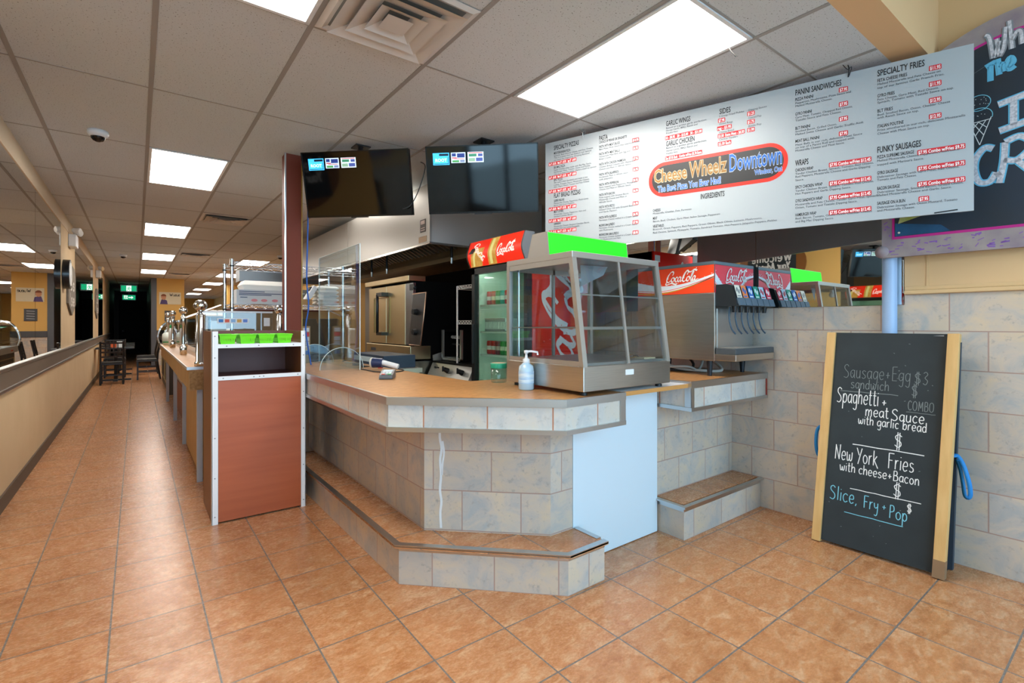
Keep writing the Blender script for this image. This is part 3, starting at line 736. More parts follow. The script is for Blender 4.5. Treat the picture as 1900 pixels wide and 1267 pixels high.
def plaque(y, label):
    t = thing('wall_plaque', label, 'plaque', (XL, y, 1.35), 0, 'pointed grey plaques')
    P = [(-.48, .16), (0, .0), (.48, .16), (.48, .58), (.26, .68), (0, .70), (-.26, .68), (-.48, .58)]
    part('board', MB().oprism((XL, y, 1.42), Y3, Z3, X3, P, 0, .025), mat('weathered_grey', '#857d72', .7, noise=('#6f675c', 12, .2)), t)
    w = MB()
    for k_, (vv, st) in enumerate(((.36, 'Ss'), (.14, 'lse'))):
        v, f = hand(st, .17, .035, .62); w.flat(v, f, (XL, y - .31, 1.42 + vv), Y3, Z3, X3, .027)
    part('lettering', w, mat('plaque_white', '#d5d1c8', .8), t)
    return t
p0 = plaque(9.35, 'pointed grey plaque with white lettering on the first cream pilaster')
dup(p0, (XL, 14.95, 1.35), 0, 'pointed grey plaque on the second cream pilaster')
# welcome board, seen in the tiled wall's mirror
t = thing('welcome_board', 'black welcome chalkboard on an oval wooden back, mirrored above the soda dispenser', 'chalkboard', (XL, 3.67, 1.95))
ov = [(.50 * math.cos(2 * PI * i / 36), .40 * math.sin(2 * PI * i / 36)) for i in range(36)]
part('wooden_back', MB().oprism((XL + .012, 3.67, 2.22), Y3, Z3, X3, ov, 0, .02), mat('oval_wood', '#8a5520', .5), t)
part('slate', MB().box(XL + .032, XL + .042, 3.31, 4.03, 1.94, 2.50), SLATE, t)
w = MB(); O = Vector((XL + .044, 3.31, 1.94))
for st, u, v_, sz, wd in (('Welcome', .05, .315, .14, .62), ('Your Advent', .08, .190, .11, .52)):
    v, f = hand(st, sz, .022, wd); w.flat(mv(v, u, 0), f, O + Z3 * v_, Y3, Z3, X3)
part('lettering', w, CHALK, t)
# posters on the ochre column wall
t = thing('portrait_poster', 'cream poster with a painted head on the ochre column wall', 'poster', (.80, 18.99, 1.95))
part('sheet', MB().box(.56, 1.13, 18.985, 18.995, 1.92, 2.30), mat('poster_cream', '#d9d0b4', .7), t)
m_ = MB(); O = Vector((.56, 18.983, 1.92)); sheet(m_, [(.02, .0), (.22, .0), (.20, .12), (.14, .15), (.06, .15)], O, X3, Z3, -Y3, 0); part('shoulders', m_, mat('poster_violet', '#5a4a78', .7), t)
m_ = MB(); sheet(m_, [(.115 + .065 * math.cos(a), .22 + .085 * math.sin(a)) for a in [2 * PI * i / 18 for i in range(18)]], O, X3, Z3, -Y3, .002); part('head', m_, mat('poster_skin', '#c98f6c', .7), t)
m_ = MB(); sheet(m_, [(.115 + .07 * math.cos(a), .25 + .07 * math.sin(a)) for a in [PI * i / 12 for i in range(13)]], O, X3, Z3, -Y3, .003); part('hair', m_, mat('poster_hair', '#8a4f30', .7), t)
v, f = hand('W', .08, .014); m_ = MB(); m_.flat(v, f, O + X3 * .27 + Z3 * .26, X3, Z3)
for k_ in range(4):
    v, f = hand('ue'[k_ % 2], .09, .012); m_.flat(v, f, O + X3 * (.36 + k_ * .045) + Z3 * .26, X3, Z3)
part('lettering', m_, INK, t)
t = thing('dark_plaque', 'small dark framed notice below the poster on the ochre wall', 'notice', (.82, 18.99, 1.40))
part('panel', MB().box(.70, .97, 18.98, 18.995, 1.38, 1.72), DGREY, t)
m_ = MB()
for k_ in range(4): v, f = ribbon([(.05, .06 + k_ * .07), (.22, .07 + k_ * .07)], .018); m_.flat(v, f, (.70, 18.977, 1.38), X3, Z3)
part('print', m_, mat('notice_grey', '#a5a8ac', .7), t)

# ================================================================ service counter
SC_ = thing('service_counter', 'tiled service counter with wood-look top, steel edging and a tiled kick step', 'counter', (1.5, 2.6, 0))
stepP = [(1.035, 4.42), (1.044, 2.313), (1.642, 1.721), (1.893, 1.721)]
part('kick_step', MB().prism(stepP + [(1.893, 1.905), (1.862, 1.908), (1.86, 2.2), (1.5, 2.6), (1.5, 4.42)], 0, .192), WALLT, SC_)
part('step_tread', MB().prism(offset(stepP, .028) + [(1.865, 1.912), (1.86, 2.2), (1.5, 2.6), (1.5, 4.42)], .192, .204), FLOORT, SC_)
nos = band(stepP, -.006, .028, .196, .208); b2 = band(stepP, -.006, .002, .168, .196); o_ = len(nos.v); nos.v += b2.v; nos.f += [tuple(i + o_ for i in f) for f in b2.f]; nos.sm += b2.sm
nos.box(1.867, 1.8985, 1.75, 1.912, .196, .2078)
part('step_nosing', nos, ALU, SC_)
baseP = [(1.22, 4.6), (1.22, 2.383), (1.705, 1.92), (1.862, 1.92)]
part('base', MB().prism(baseP + [(1.862, 2.42), (1.62, 2.45), (1.50, 2.7), (1.50, 4.6)], .204, .80), WALLT, SC_)
w = MB()  # spilt white paint down the front seam
D1 = Vector((.485, -.463, 0)).normalized(); N1 = Vector((-.463, -.485, 0)).normalized()
v, f = ribbon(cat([(.088, .775), (.085, .70), (.095, .64), (.087, .58), (.092, .50), (.086, .42), (.094, .36), (.088, .30), (.092, .22)], 4), .013); w.flat(v, f, (1.22, 2.383, 0), D1, Z3, N1, .0015)
v, f = ribbon(cat([(.100, .68), (.108, .62), (.100, .56), (.097, .50)], 4), .010); w.flat(v, f, (1.22, 2.383, 0), D1, Z3, N1, .0015)
part('paint_drip', w, mat('paint_white', '#dfe3e4', .6), SC_)
topP = [(.977, 4.42), (.977, 2.288), (1.605, 1.70), (2.022, 1.70)]
inner = [(2.022, 2.58), (1.90, 2.58), (1.66, 2.62), (1.63, 3.2), (1.63, 5.0), (1.15, 5.0), (1.15, 4.42)]
part('overhang', MB().prism(topP + inner, .787, .918), FASCT, SC_)
part('countertop', MB().prism(topP + inner, .918, .944), LAM, SC_)
eb = band(topP, -.004, .012, .908, .9455)
part('edge_trim', eb, ALU, SC_)
part('lower_trim', band(topP, -.004, .012, .778, .800), ALU, SC_)
part('end_trim', MB().box(1.985, 2.026, 1.694, 1.698, .790, .925), ALU, SC_)

SD = thing('side_counter', 'tiled side counter with overhanging top and step under the soda dispenser', 'counter', (3.0, 2.1, 0))
part('kick_step', MB().box(2.615, XR - .002, 1.743, 2.0, 0, .195), WALLT, SD)
part('step_tread', MB().box(2.64, XR - .002, 1.765, 2.0, .195, .207), FLOORT, SD)
st_ = [(2.612, 1.955), (2.612, 1.743), (XR - .003, 1.743)]
q = band(st_, -.004, .026, .199, .211); q2 = band(st_, -.004, .002, .172, .199); o_ = len(q.v); q.v += q2.v; q.f += [tuple(i + o_ for i in f) for f in q2.f]; q.sm += q2.sm
part('step_nosing', q, ALU, SD)
part('base', MB().box(2.602, XR - .002, 1.955, 2.6, .205, .80), WALLT, SD)
part('overhang', MB().box(2.622, XR - .002, 1.700, 2.6, .79, .932), FASCT, SD)
part('countertop', MB().box(2.622, XR - .002, 1.700, 2.6, .932, .956), LAM, SD)
sp_ = [(2.622, 2.45), (2.622, 1.70), (XR - .004, 1.70)]
part('edge_trim', band(sp_, -.004, .010, .918, .9575), ALU, SD)
part('lower_trim', band(sp_, -.004, .010, .780, .802), ALU, SD)
part('corner_trim', MB().box(2.617, 2.648, 1.695, 1.699, .80, .92).box(2.617, 2.621, 1.696, 1.74, .80, .92), ALU, SD)
part('red_sealant', MB().box(XR - .016, XR - .003, 1.694, 1.699, .80, .925), mat('sealant_red', '#9c3a2e', .6), SD)

solo('counter_gate', MB().box(1.868, 2.598, 1.922, 1.940, .004, .876), PANELW, 'plain white gate panel closing the gap between the two tiled counters', 'gate', (2.25, 1.926, 0), bevel=.002)
t = thing('counter_flap', 'white lift-up counter flap with raw orange wood edge above the white gate', 'counter flap', (2.32, 2.1, .905))
part('board', MB().box(2.030, 2.614, 1.722, 2.56, .922, .9435), WHITE, t)
part('raw_edge', MB().box(2.030, 2.614, 1.714, 1.722, .921, .9433), ORANGEW, t)
part('support_cleat', MB().box(2.03, 2.60, 1.945, 1.985, .878, .922), PINE, t)

# ================================================================ podium with lime baskets
px0, px1, py0, py1 = .389, .958, 3.715, 4.24
PO = thing('podium', 'reddish brown wooden podium with white metal corner trims and an open shelf', 'podium', (.67, 3.98, 0))
part('side_panel', MB().box(px0, px0 + .018, py0, py1, 0, 1.25), BROWNSIDE, PO)
part('side_panel', MB().box(px1 - .018, px1, py0, py1, 0, 1.25), BROWNSIDE, PO)
part('back_panel', MB().box(px0 + .018, px1 - .018, py1 - .016, py1, .02, 1.25), CHERRYD, PO)
part('front_panel', MB().box(px0 + .034, px1 - .026, py0 + .004, py0 + .02, .01, .935), CHERRY, PO)
part('compartment_floor', MB().box(px0 + .018, px1 - .018, py0 + .02, py1 - .016, .925, .943), CHERRYD, PO)
part('top_shelf', MB().box(px0 + .018, px1 - .018, py0 + .005, py1 - .016, 1.150, 1.166), WHITE, PO)
tr = MB(); tr.box(px0 - .003, px0 + .032, py0 - .004, py0 + .001, 0, 1.252); tr.box(px0 - .004, px0, py0 - .004, py0 + .02, 0, 1.252)
part('corner_trim', tr, WHITEM, PO)
tr = MB(); tr.box(px1 - .026, px1 + .003, py0 - .004, py0 + .001, 0, 1.252); tr.box(px1, px1 + .004, py0 - .004, py0 + .02, 0, 1.252)
part('corner_trim', tr, WHITEM, PO)
part('shelf_trim', MB().box(px0 + .03, px1 - .026, py0 - .003, py0 + .005, 1.142, 1.168), WHITEM, PO)
part('panel_trim', MB().box(px0 + .03, px1 - .026, py0 - .003, py0 + .005, .932, .958), WHITEM, PO)
sc = MB()
for z in (.05, .30, .56, .82, 1.08, 1.22):
    for x in (px0 + .014, px1 - .010): sc.cyl((x, py0 - .006, z), (x, py0 - .003, z), .0045, 8)
for x in (.47, .66, .88): sc.cyl((x, py0 - .005, 1.155), (x, py0 - .003, 1.155), .0045, 8)
for x in (.45, .63, .665, .69, .91): sc.cyl((x, py0 - .005, .945), (x, py0 - .003, .945), .0045, 8)
part('screws', sc, GREYM, PO)
def basket(cx, cy, z, label):
    t = thing('plastic_basket', label, 'basket', (cx, cy, z), 0, 'lime baskets on the podium')
    w0, w1, d0, d1, h = .040, .050, .10, .115, .062
    m_ = MB(); m_.box(cx - w0, cx + w0, cy - d0, cy + d0, z, z + .004)
    n = 9
    for s in (-1, 1):                       # pierced long and short sides: rails and bars
        for za, zb, in ((0, .014), (.036, h)):
            ka, kb = w0 + (w1 - w0) * za / h, w0 + (w1 - w0) * zb / h; da, db = d0 + (d1 - d0) * za / h, d0 + (d1 - d0) * zb / h
            m_.add([(cx - ka, cy + s * da, z + za), (cx + ka, cy + s * da, z + za), (cx + kb, cy + s * db, z + zb), (cx - kb, cy + s * db, z + zb)], [(0, 1, 2, 3)])
            m_.add([(cx + s * ka, cy - da, z + za), (cx + s * ka, cy + da, z + za), (cx + s * kb, cy + db, z + zb), (cx + s * kb, cy - db, z + zb)], [(0, 1, 2, 3)])
        za, zb = .014, .036; da, db = d0 + (d1 - d0) * za / h, d0 + (d1 - d0) * zb / h; ka, kb = w0 + (w1 - w0) * za / h, w0 + (w1 - w0) * zb / h
        for i in range(n):
            x = cx - ka + (i + .5) * 2 * ka / n; m_.add([(x - .0032, cy + s * da, z + za), (x + .0032, cy + s * da, z + za), (x + .0032, cy + s * db, z + zb), (x - .0032, cy + s * db, z + zb)], [(0, 1, 2, 3)])
        for i in range(16):
            y = cy - da + (i + .5) * 2 * da / 16; m_.add([(cx + s * ka, y - .004, z + za), (cx + s * ka, y + .004, z + za), (cx + s * kb, y + .004, z + zb), (cx + s * kb, y - .004, z + zb)], [(0, 1, 2, 3)])
    part('body', m_, LIME, t)
    r_ = [(cx + a * w1, cy + b * d1, z + h) for a, b in ((-1, -1), (1, -1), (1, 1), (-1, 1))]
    rim = MB()
    for i in range(4): rim.cyl(r_[i], r_[(i + 1) % 4], .004, 6)
    part('rim', rim, LIME, t)
    return t
bk = basket(.482, 3.86, 1.166, 'lime green basket on the podium shelf, against its left side')
for x, l in ((.601, 'lime green basket, second from the left on the podium shelf'), (.716, 'lime green basket, third from the left on the podium shelf'), (.832, 'lime green basket on the podium shelf nearest the brown pillar')): dup(bk, (x, 3.86, 1.166), 0, l)

# ================================================================ glass food case
FC = thing('food_display_case', 'stainless heated food display case with sloping glass front and lime sign', 'display case', (2.24, 2.18, .945))
x0, x1, yf, yb, zb, zt = 1.866, 2.618, 1.842, 2.518, .940, 1.695
ys = lambda z: yf + (z - 1.10) / (zt - 1.10) * .085 if z > 1.10 else yf      # sloping front
for k_, (fx, fy) in enumerate(((x0 + .05, yf + .05), (x1 - .05, yf + .05), (x0 + .05, yb - .05), (x1 - .05, yb - .05))):
    zf = .9177
    part('foot', MB().cyl((fx, fy, zf), (fx, fy, zf + .014), .021, 14).cyl((fx, fy, zf + .014), (fx, fy, zb), .011, 10), BLACK, FC)
part('base', MB().box(x0, x1, yf, yb, zb, 1.075), STEEL, FC, .004)
part('rating_label', MB().box(2.20, 2.27, yf - .002, yf, 1.012, 1.042), WHITE, FC)
part('bottom_tray', MB().box(x0 + .03, x1 - .03, yf + .03, yb - .02, 1.075, 1.088), STEELW, FC)
def post(x, front):
    m_ = MB()
    if front: m_.add([(x, yf, 1.07), (x + .032, yf, 1.07), (x + .032, yf + .03, 1.07), (x, yf + .03, 1.07), (x, ys(zt), zt - .034), (x + .032, ys(zt), zt - .034), (x + .032, ys(zt) + .03, zt - .034), (x, ys(zt) + .03, zt - .034)], [(0, 3, 2, 1), (4, 5, 6, 7), (0, 1, 5, 4), (1, 2, 6, 5), (2, 3, 7, 6), (3, 0, 4, 7)])
    else: m_.box(x, x + .028, yb - .028, yb, 1.07, zt - .034)
    part('corner_post', m_, STEELW, FC)
post(x0, 1); post(x1 - .032, 1); post(x0, 0); post(x1 - .028, 0)
part('roof', MB().box(x0, x1, ys(zt), yb, zt - .035, zt), STEELW, FC, .003)
m_ = MB(); xm = (x0 + x1) / 2 - .01
m_.add([(xm, yf + .006, 1.075), (xm + .016, yf + .006, 1.075), (xm + .016, yf + .018, 1.075), (xm, yf + .018, 1.075), (xm, ys(1.66) + .004, 1.66), (xm + .016, ys(1.66) + .004, 1.66), (xm + .016, ys(1.66) + .018, 1.66), (xm, ys(1.66) + .018, 1.66)], [(0, 3, 2, 1), (4, 5, 6, 7), (0, 1, 5, 4), (1, 2, 6, 5), (2, 3, 7, 6), (3, 0, 4, 7)])
part('door_stile', m_, STEELW, FC)
m_ = MB(); a, b = x0 + .03, x1 - .03
m_.add([(a, yf + .012, 1.075), (b, yf + .012, 1.075), (b, ys(1.66) + .012, 1.66), (a, ys(1.66) + .012, 1.66)], [(0, 1, 2, 3)])
part('front_glass', m_, GLASSD, FC)
for x, nm in ((x0 + .010, 'side_glass'), (x1 - .010, 'side_glass')):
    part(nm, MB().add([(x, yf + .03, 1.075), (x, yb - .028, 1.075), (x, yb - .028, 1.66), (x, ys(1.66) + .03, 1.66)], [(0, 1, 2, 3)]), GLASSD, FC)
part('side_frame', MB().box(x0 + .002, x0 + .008, yf + .03, yb - .03, 1.075, 1.10), STEELW, FC); part('side_frame', MB().box(x0 + .002, x0 + .008, yf + .10, yb - .03, 1.63, 1.66), STEELW, FC)
part('rear_door', MB().box(x0 + .03, x1 - .03, yb - .018, yb - .012, 1.075, 1.66), GLASSD, FC)
part('rear_door_frame', MB().box(x1 - .38, x1 - .36, yb - .022, yb - .008, 1.075, 1.66).box(x0 + .03, x1 - .03, yb - .022, yb - .008, 1.63, 1.66), STEELW, FC)
for z in (1.275, ):
    m_ = MB(); m_.box(x0 + .02, x1 - .02, yf + .06, yb - .03, z, z + .006); m_.box(x0 + .02, x1 - .02, yf + .045, yf + .06, z - .006, z + .010); part('shelf', m_, STEELW, FC)
part('upper_rail', MB().box(x0 + .03, x1 - .03, ys(1.46) + .018, ys(1.46) + .026, 1.456, 1.464), STEELW, FC)
part('interior_lamp', MB().cyl((x0 + .12, yf + .20, 1.645), (x0 + .12, yf + .20, 1.60), .022, 12).ball((x0 + .12, yf + .20, 1.595), .03, 12), WHITEM, FC)
part('door_rod', MB().cyl((x0 + .05, yb - .06, 1.08), (x0 + .05, yb - .06, 1.65), .009, 8), CHROME, FC)
sx0, sx1 = 1.905, 2.612; syf, syb = 2.16, 2.36
sg = MB(); P = [(syf, zt), (syb, zt), (syb - .05, 1.84), (syf + .018, 1.84)]
sg.oprism((sx0, 0, 0), Y3, Z3, X3, P, 0, sx1 - sx0)
sb = part('sign_box', sg, STEELW, FC)
n_ = Vector((0, -.145, .018)).normalized()
part('sign_face', MB().add([(sx0 + .006, syf - .0015, zt + .004), (sx1 - .006, syf - .0015, zt + .004), (sx1 - .006, syf + .0165, 1.836), (sx0 + .006, syf + .0165, 1.836)], [(0, 1, 2, 3)]), LIMES, sb)
FC.scale = (.93, .93, .93); FC.location = (2.083, 2.027, .970)      # a compact case, 70 cm wide
def tongs(x, y, z, rz, label):
    t = thing('wooden_tongs', label, 'tongs', (x, y, z), rz, 'tongs in the display case')
    for s in (-1, 1):
        P = cat([(0, 0), (.06, .012 * s), (.13, .018 * s), (.19, .006 * s)], 5)
        v, f = ribbon(P, .02); m_ = MB(); m_.flat(v, f, (0, 0, .012 + .006 * s), X3, Y3); m_.flat(v, [q[::-1] for q in f], (0, 0, .009 + .006 * s), X3, Y3)
        part('arm', m_, PINE, t, local=True)
    return t
tongs(2.195, 1.82, 1.104, .5, 'pale wooden tongs lying inside the display case')
solo('paper_strip', MB().box(2.27, 2.37, 1.767, 1.832, 1.1035, 1.110), mat('paper_cream', '#d9c9a0', .8), 'small cream paper strip beside the tongs inside the display case', 'paper', (2.32, 1.80, 1.1035))
m_ = MB(); m_.add([(1.99, 1.99, 1.632), (2.176, 1.953, 1.632), (2.139, 1.953, 1.579), (2.0, 1.99, 1.514)], [(0, 1, 2, 3), (3, 2, 1, 0)])
solo('paper_notice', m_, mat('paper_white', '#a9adb0', .8), 'white paper notice hung inside the display case roof', 'notice', (2.08, 1.97, 1.514))

# ---------------------------------------------------------------- things on the counter
t = thing('sanitizer_bottle', 'clear blue sanitizer bottle with white pump', 'bottle', (1.687, 2.098, .9445))
c = (1.687, 2.098, .9445)
part('bottle', MB().lathe([(.001, 0), (.038, 0), (.042, .006), (.042, .105), (.038, .128), (.02, .142), (.016, .15), (.001, .15)], c), mat('gel_blue', '#b9d6e8', .25, coat=.5), t)
part('label', MB().lathe([(.0426, .035), (.0426, .10)], c), mat('label_blue', '#8fbfe4', .4, noise=('#dbe8f0', 30, .1), stretch=(.2, .2, 1.5)), t)
p_ = part('pump', MB().lathe([(.017, .142), (.019, .148), (.019, .165), (.008, .17), (.006, .195), (.012, .197), (.012, .212), (.001, .214)], c), WHITE, t)
part('spout', MB().tube([(1.682, 2.098, 1.150), (1.705, 2.078, 1.152), (1.730, 2.055, 1.147), (1.731, 2.054, 1.132)], .006, 8), WHITE, p_)
t = thing('plastic_jar', 'empty clear plastic jar with green lid on the counter', 'jar', (1.762, 2.458, .9445)); c = (1.762, 2.458, .9445)
part('jar', MB().lathe([(.001, .001), (.044, .001), (.048, .006), (.048, .092), (.001, .093)], c), glass('jar_clear', '#e9f0ee', .1), t)
part('lid', MB().lathe([(.051, .088), (.052, .112), (.049, .118), (.001, .118)], c), mat('lid_green', '#1fa07c', .4), t)
part('lid_top', MB().lathe([(.046, .1185), (.001, .1190)], c), mat('lid_peach', '#d9c2a0', .5), t)
t = thing('card_terminal', 'grey card payment terminal with green key on the counter', 'card terminal', (1.31, 3.08, .9445), -.55)
m_ = MB(); m_.oprism((0, 0, 0), Y3, Z3, X3, [(-.075, 0), (.085, 0), (.085, .045), (.06, .052), (-.06, .028), (-.075, .016)], -.042, .042)
part('body', m_, mat('terminal_grey', '#4d5257', .4), t, .005, local=True)
U_ = Vector((1, 0, 0)); V_ = Vector((0, .12, .024)).normalized(); N_ = U_.cross(V_); O = Vector((0, -.06, .0285))
m_ = MB(); sheet(m_, [(-.03, .065), (.03, .065), (.03, .112), (-.03, .112)], O, U_, V_, N_, .001); part('screen', m_, mat('terminal_screen', '#a9c6d6', .2), t, local=True)
m_ = MB()
for i in range(3):
    for j in range(3): u, v_ = -.028 + i * .02, .022 + j * .013; m_.obox(O, U_, V_, N_, u, u + .016, v_, v_ + .009, 0, .002)
part('keys', m_, mat('key_pale', '#c9d3d8', .5), t, local=True)
for nm, u, c_ in (('cancel_key', -.03, '#d63a2c'), ('enter_key', .008, '#1fa650')):
    part(nm, MB().obox(O, U_, V_, N_, u, u + .022, .006, .016, 0, .003), mat(nm, c_, .5), t, local=True)
t = thing('barcode_scanner', 'white and navy handheld barcode scanner lying on the counter', 'scanner', (1.53, 3.70, .9445), -.75 + PI)
m_ = MB(); m_.tube(cat([(-.13, 0, .022), (-.06, 0, .04), (.0, 0, .055), (.05, 0, .062)], 5), .021, 12); part('handle', m_, WHITE, t, local=True)
part('head', MB().cyl((-.005, 0, .050), (.075, 0, .052), .036, 18, .040), mat('scanner_navy', '#26355c', .4), t, local=True)
part('nose_ring', MB().cyl((.075, 0, .052), (.09, 0, .052), .042, 18, .038), mat('scanner_cream', '#e6e0d0', .5), t, local=True)
part('trigger', MB().box(.0, .03, -.012, .012, .008, .022), mat('scanner_red', '#d8402e', .5), t, local=True)
m_ = MB(); m_.tube(cat([(1.63, 3.66, .952), (1.60, 3.46, .950), (1.48, 3.40, .950), (1.40, 3.50, .950), (1.395, 3.64, .950), (1.398, 3.80, .950), (1.44, 3.93, .950), (1.53, 3.97, .950)], 8), .0045, 6)
solo('scanner_cable', m_, BLACK, 'thin black cable looped around the barcode scanner', 'cable', (1.5, 3.6, .9445))
m_ = MB(); m_.tube(cat([(1.60, 4.75, .951), (1.50, 4.55, .951), (1.56, 4.3, .951), (1.50, 4.08, .951), (1.52, 3.98, .951)], 8), .005, 6); m_.box(1.47, 1.55, 4.16, 4.20, .945, .962)
solo('cable_plug', m_, mat('plug_grey', '#4a5a62', .5), 'grey cable with inline plug lying behind the acrylic shield', 'cable', (1.52, 4.2, .9445))
# acrylic shield on half-round feet
t = thing('acrylic_shield', 'tall clear acrylic shield on half-round feet beside the podium', 'shield', (1.37, 4.1, .9445))
part('pane', MB().box(1.372, 1.378, 3.76, 4.83, .946, 1.92), ACR, t)
part('edge', MB().box(1.3715, 1.3785, 3.757, 3.76, .946, 1.92).box(1.3715, 1.3785, 3.757, 4.83, 1.92, 1.923).box(1.3715, 1.3785, 4.83, 4.833, .946, 1.92), mat('acrylic_edge', '#cfe0e2', .3), t)
for y in (3.90, 4.66):
    P = [(.17 * math.cos(PI * i / 20), .17 * math.sin(PI * i / 20)) for i in range(21)]
    f_ = part('half_round_foot', MB().oprism((1.375 - .09, y, .9455), X3, Z3, Y3, P, -.003, .003), ACR, t)
    part('foot_edge', MB().tube([(1.285 + a, y, .9455 + b) for a, b in P], .0025, 6), mat('acrylic_edge', '#cfe0e2', .3), f_)
# pillar, cables
t = thing('brown_post', 'square brown wooden post running up to the ceiling behind the podium', 'post', (1.06, 4.505, 0))
part('core', MB().box(.992, 1.122, 4.445, 4.565, 0, ZC), mat('post_brown', '#7a3b2b', .6, spec=.25), t)
part('corner_trim', MB().box(.986, .996, 4.438, 4.46, 0, ZC), ALU, t)
part('corner_trim', MB().box(1.117, 1.126, 4.438, 4.46, 0, ZC), mat('post_tan', '#a8863c', .5), t)
m_ = MB(); m_.tube(cat([(1.16, 4.43, 2.70), (1.165, 4.42, 2.2), (1.155, 4.42, 1.7), (1.17, 4.42, 1.45), (1.15, 4.43, 1.25), (1.19, 4.42, .95)], 8), .006, 6)
solo('blue_network_cable', m_, mat('cable_blue', '#2a66c8', .5), 'blue network cable hanging beside the brown post', 'cable', (1.16, 4.43, .945))

# ================================================================ soda dispenser
def logo_panel(parent, O, U, V, Nn, w, h, ground, name, flip=False, tx=.40, tw=.40):
    """red panel with the white script, a wave of white and fine bubbles"""
    m_ = MB(); sheet(m_, [(0, 0), (w, 0), (w, h), (0, h)], O, U, V, Nn, .001); p_ = part(name, m_, ground, parent)
    g = MB(); n = 24
    def wave(fa, fb, off, mb):
        A = [(w * i / n, h * fa(i / n)) for i in range(n + 1)]; B = [(w * i / n, h * fb(i / n)) for i in range(n + 1)]
        mb.flat(A + B, [(i, i + 1, n + 2 + i, n + 1 + i) for i in range(n)], O, U, V, Nn, off)
    if flip: f0 = lambda t: .40 - .50 * math.sin(PI * min(1, t * 1.25)) + .42 * max(0, t - .45) * 1.2
    else: f0 = lambda t: .22 - .10 * math.sin(PI * t * 1.1) + .50 * max(0, t - .25) ** 1.3
    th = (lambda t: .30 * (1 - t) ** 1.3 + .02 + .16 * max(0, t - .6))
    f0c = lambda t: max(.03, f0(t)); f1c = lambda t: max(.05, f0(t) + th(t))
    wave(f0c, f1c, .002, g)
    for k_ in range(46):
        t_ = random.random(); b = min(.96, max(.06, f1c(t_) + abs(random.gauss(.0, .06)))); r = random.uniform(.0012, .0034)
        g.flat([(w * t_ + r * math.cos(a), h * b + r * math.sin(a)) for a in [2 * PI * i / 6 for i in range(6)]], [tuple(range(6))], O, U, V, Nn, .0021)
    part('white_wave', g, mat('wave_white', '#dfe9ee', .5), p_)
    g = MB(); wave(lambda t: max(.0, f0(t) - .06), lambda t: max(.015, f0(t) - .025), .0022, g); part('pale_line', g, SWHITE, p_)
    g = MB(); wave(lambda t: max(.0, f0(t) - .15 + .1 * t), lambda t: max(.015, f0(t) - .12 + .1 * t), .0022, g); part('gold_line', g, mat('gold_line', '#c9b03a', .5), p_)
    k = w * tw / 7.9; g = MB(); v, f = script(k, w=.34); g.flat(mv(v, w * tx, h * .48), f, O, U, V, Nn, .004)
    part('script_lettering', g, SWHITE, p_)
    return p_
SD_ = thing('soda_dispenser', 'stainless soda dispenser with red script-lettered panels and six flavour valves', 'soda dispenser', (3.25, 2.1, .956))
sx0, sx1, sy0, sy1 = 3.0, 3.502, 1.774, 2.395
part('body', MB().box(sx0, sx1, sy0, sy1, 1.058, 1.505), STEEL, SD_, .004)
part('header', MB().box(sx0, sx1, sy0, sy1, 1.505, 1.69), mat('header_grey', '#5c6165', .4), SD_)
part('cap', MB().box(sx0 - .002, sx1 + .002, sy0 - .002, sy1, 1.69, 1.712), mat('cap_blue_grey', '#5d7078', .35), SD_, .003)
logo_panel(SD_, Vector((sx0, sy1 - .005, 1.506)), -Y3, Z3, -X3, sy1 - sy0 - .008, .183, ORED, 'side_sign')
logo_panel(SD_, Vector((sx0 + .003, sy0, 1.506)), X3, Z3, -Y3, sx1 - sx0 - .006, .183, CRED, 'front_sign', True, .26, .54)
part('splash_plate', MB().box(sx0 + .03, sx1 - .02, sy0 - .004, sy0, 1.09, 1.40), mat('splash_steel', '#c9cccd', .3, 1), SD_)
for fx, fy in ((3.035, 1.83), (3.455, 1.83), (3.035, 2.44), (3.455, 2.44)):
    part('leg', MB().cyl((fx, fy, .957), (fx, fy, 1.06), .014, 14, .022), mat('leg_black', '#14202a', .25), SD_)
dt = MB(); dt.box(sx0, sx1 + .005, 1.63, sy0, 1.062, 1.105)
tr_ = part('drip_tray', dt, STEEL, SD_, .004)
part('tray_insert', MB().box(sx0 + .002, sx1 + .003, 1.632, sy0 - .006, 1.105, 1.142), mat('tray_grey', '#454d52', .5), tr_, .003)
g = MB(); g.box(sx0 + .02, sx1 - .015, 1.645, sy0 - .015, 1.1425, 1.146)
for i in range(18): g.box(sx0 + .03 + i * .025, sx0 + .04 + i * .025, 1.65, sy0 - .02, 1.146, 1.1475)
part('grille', g, STEELW, tr_)
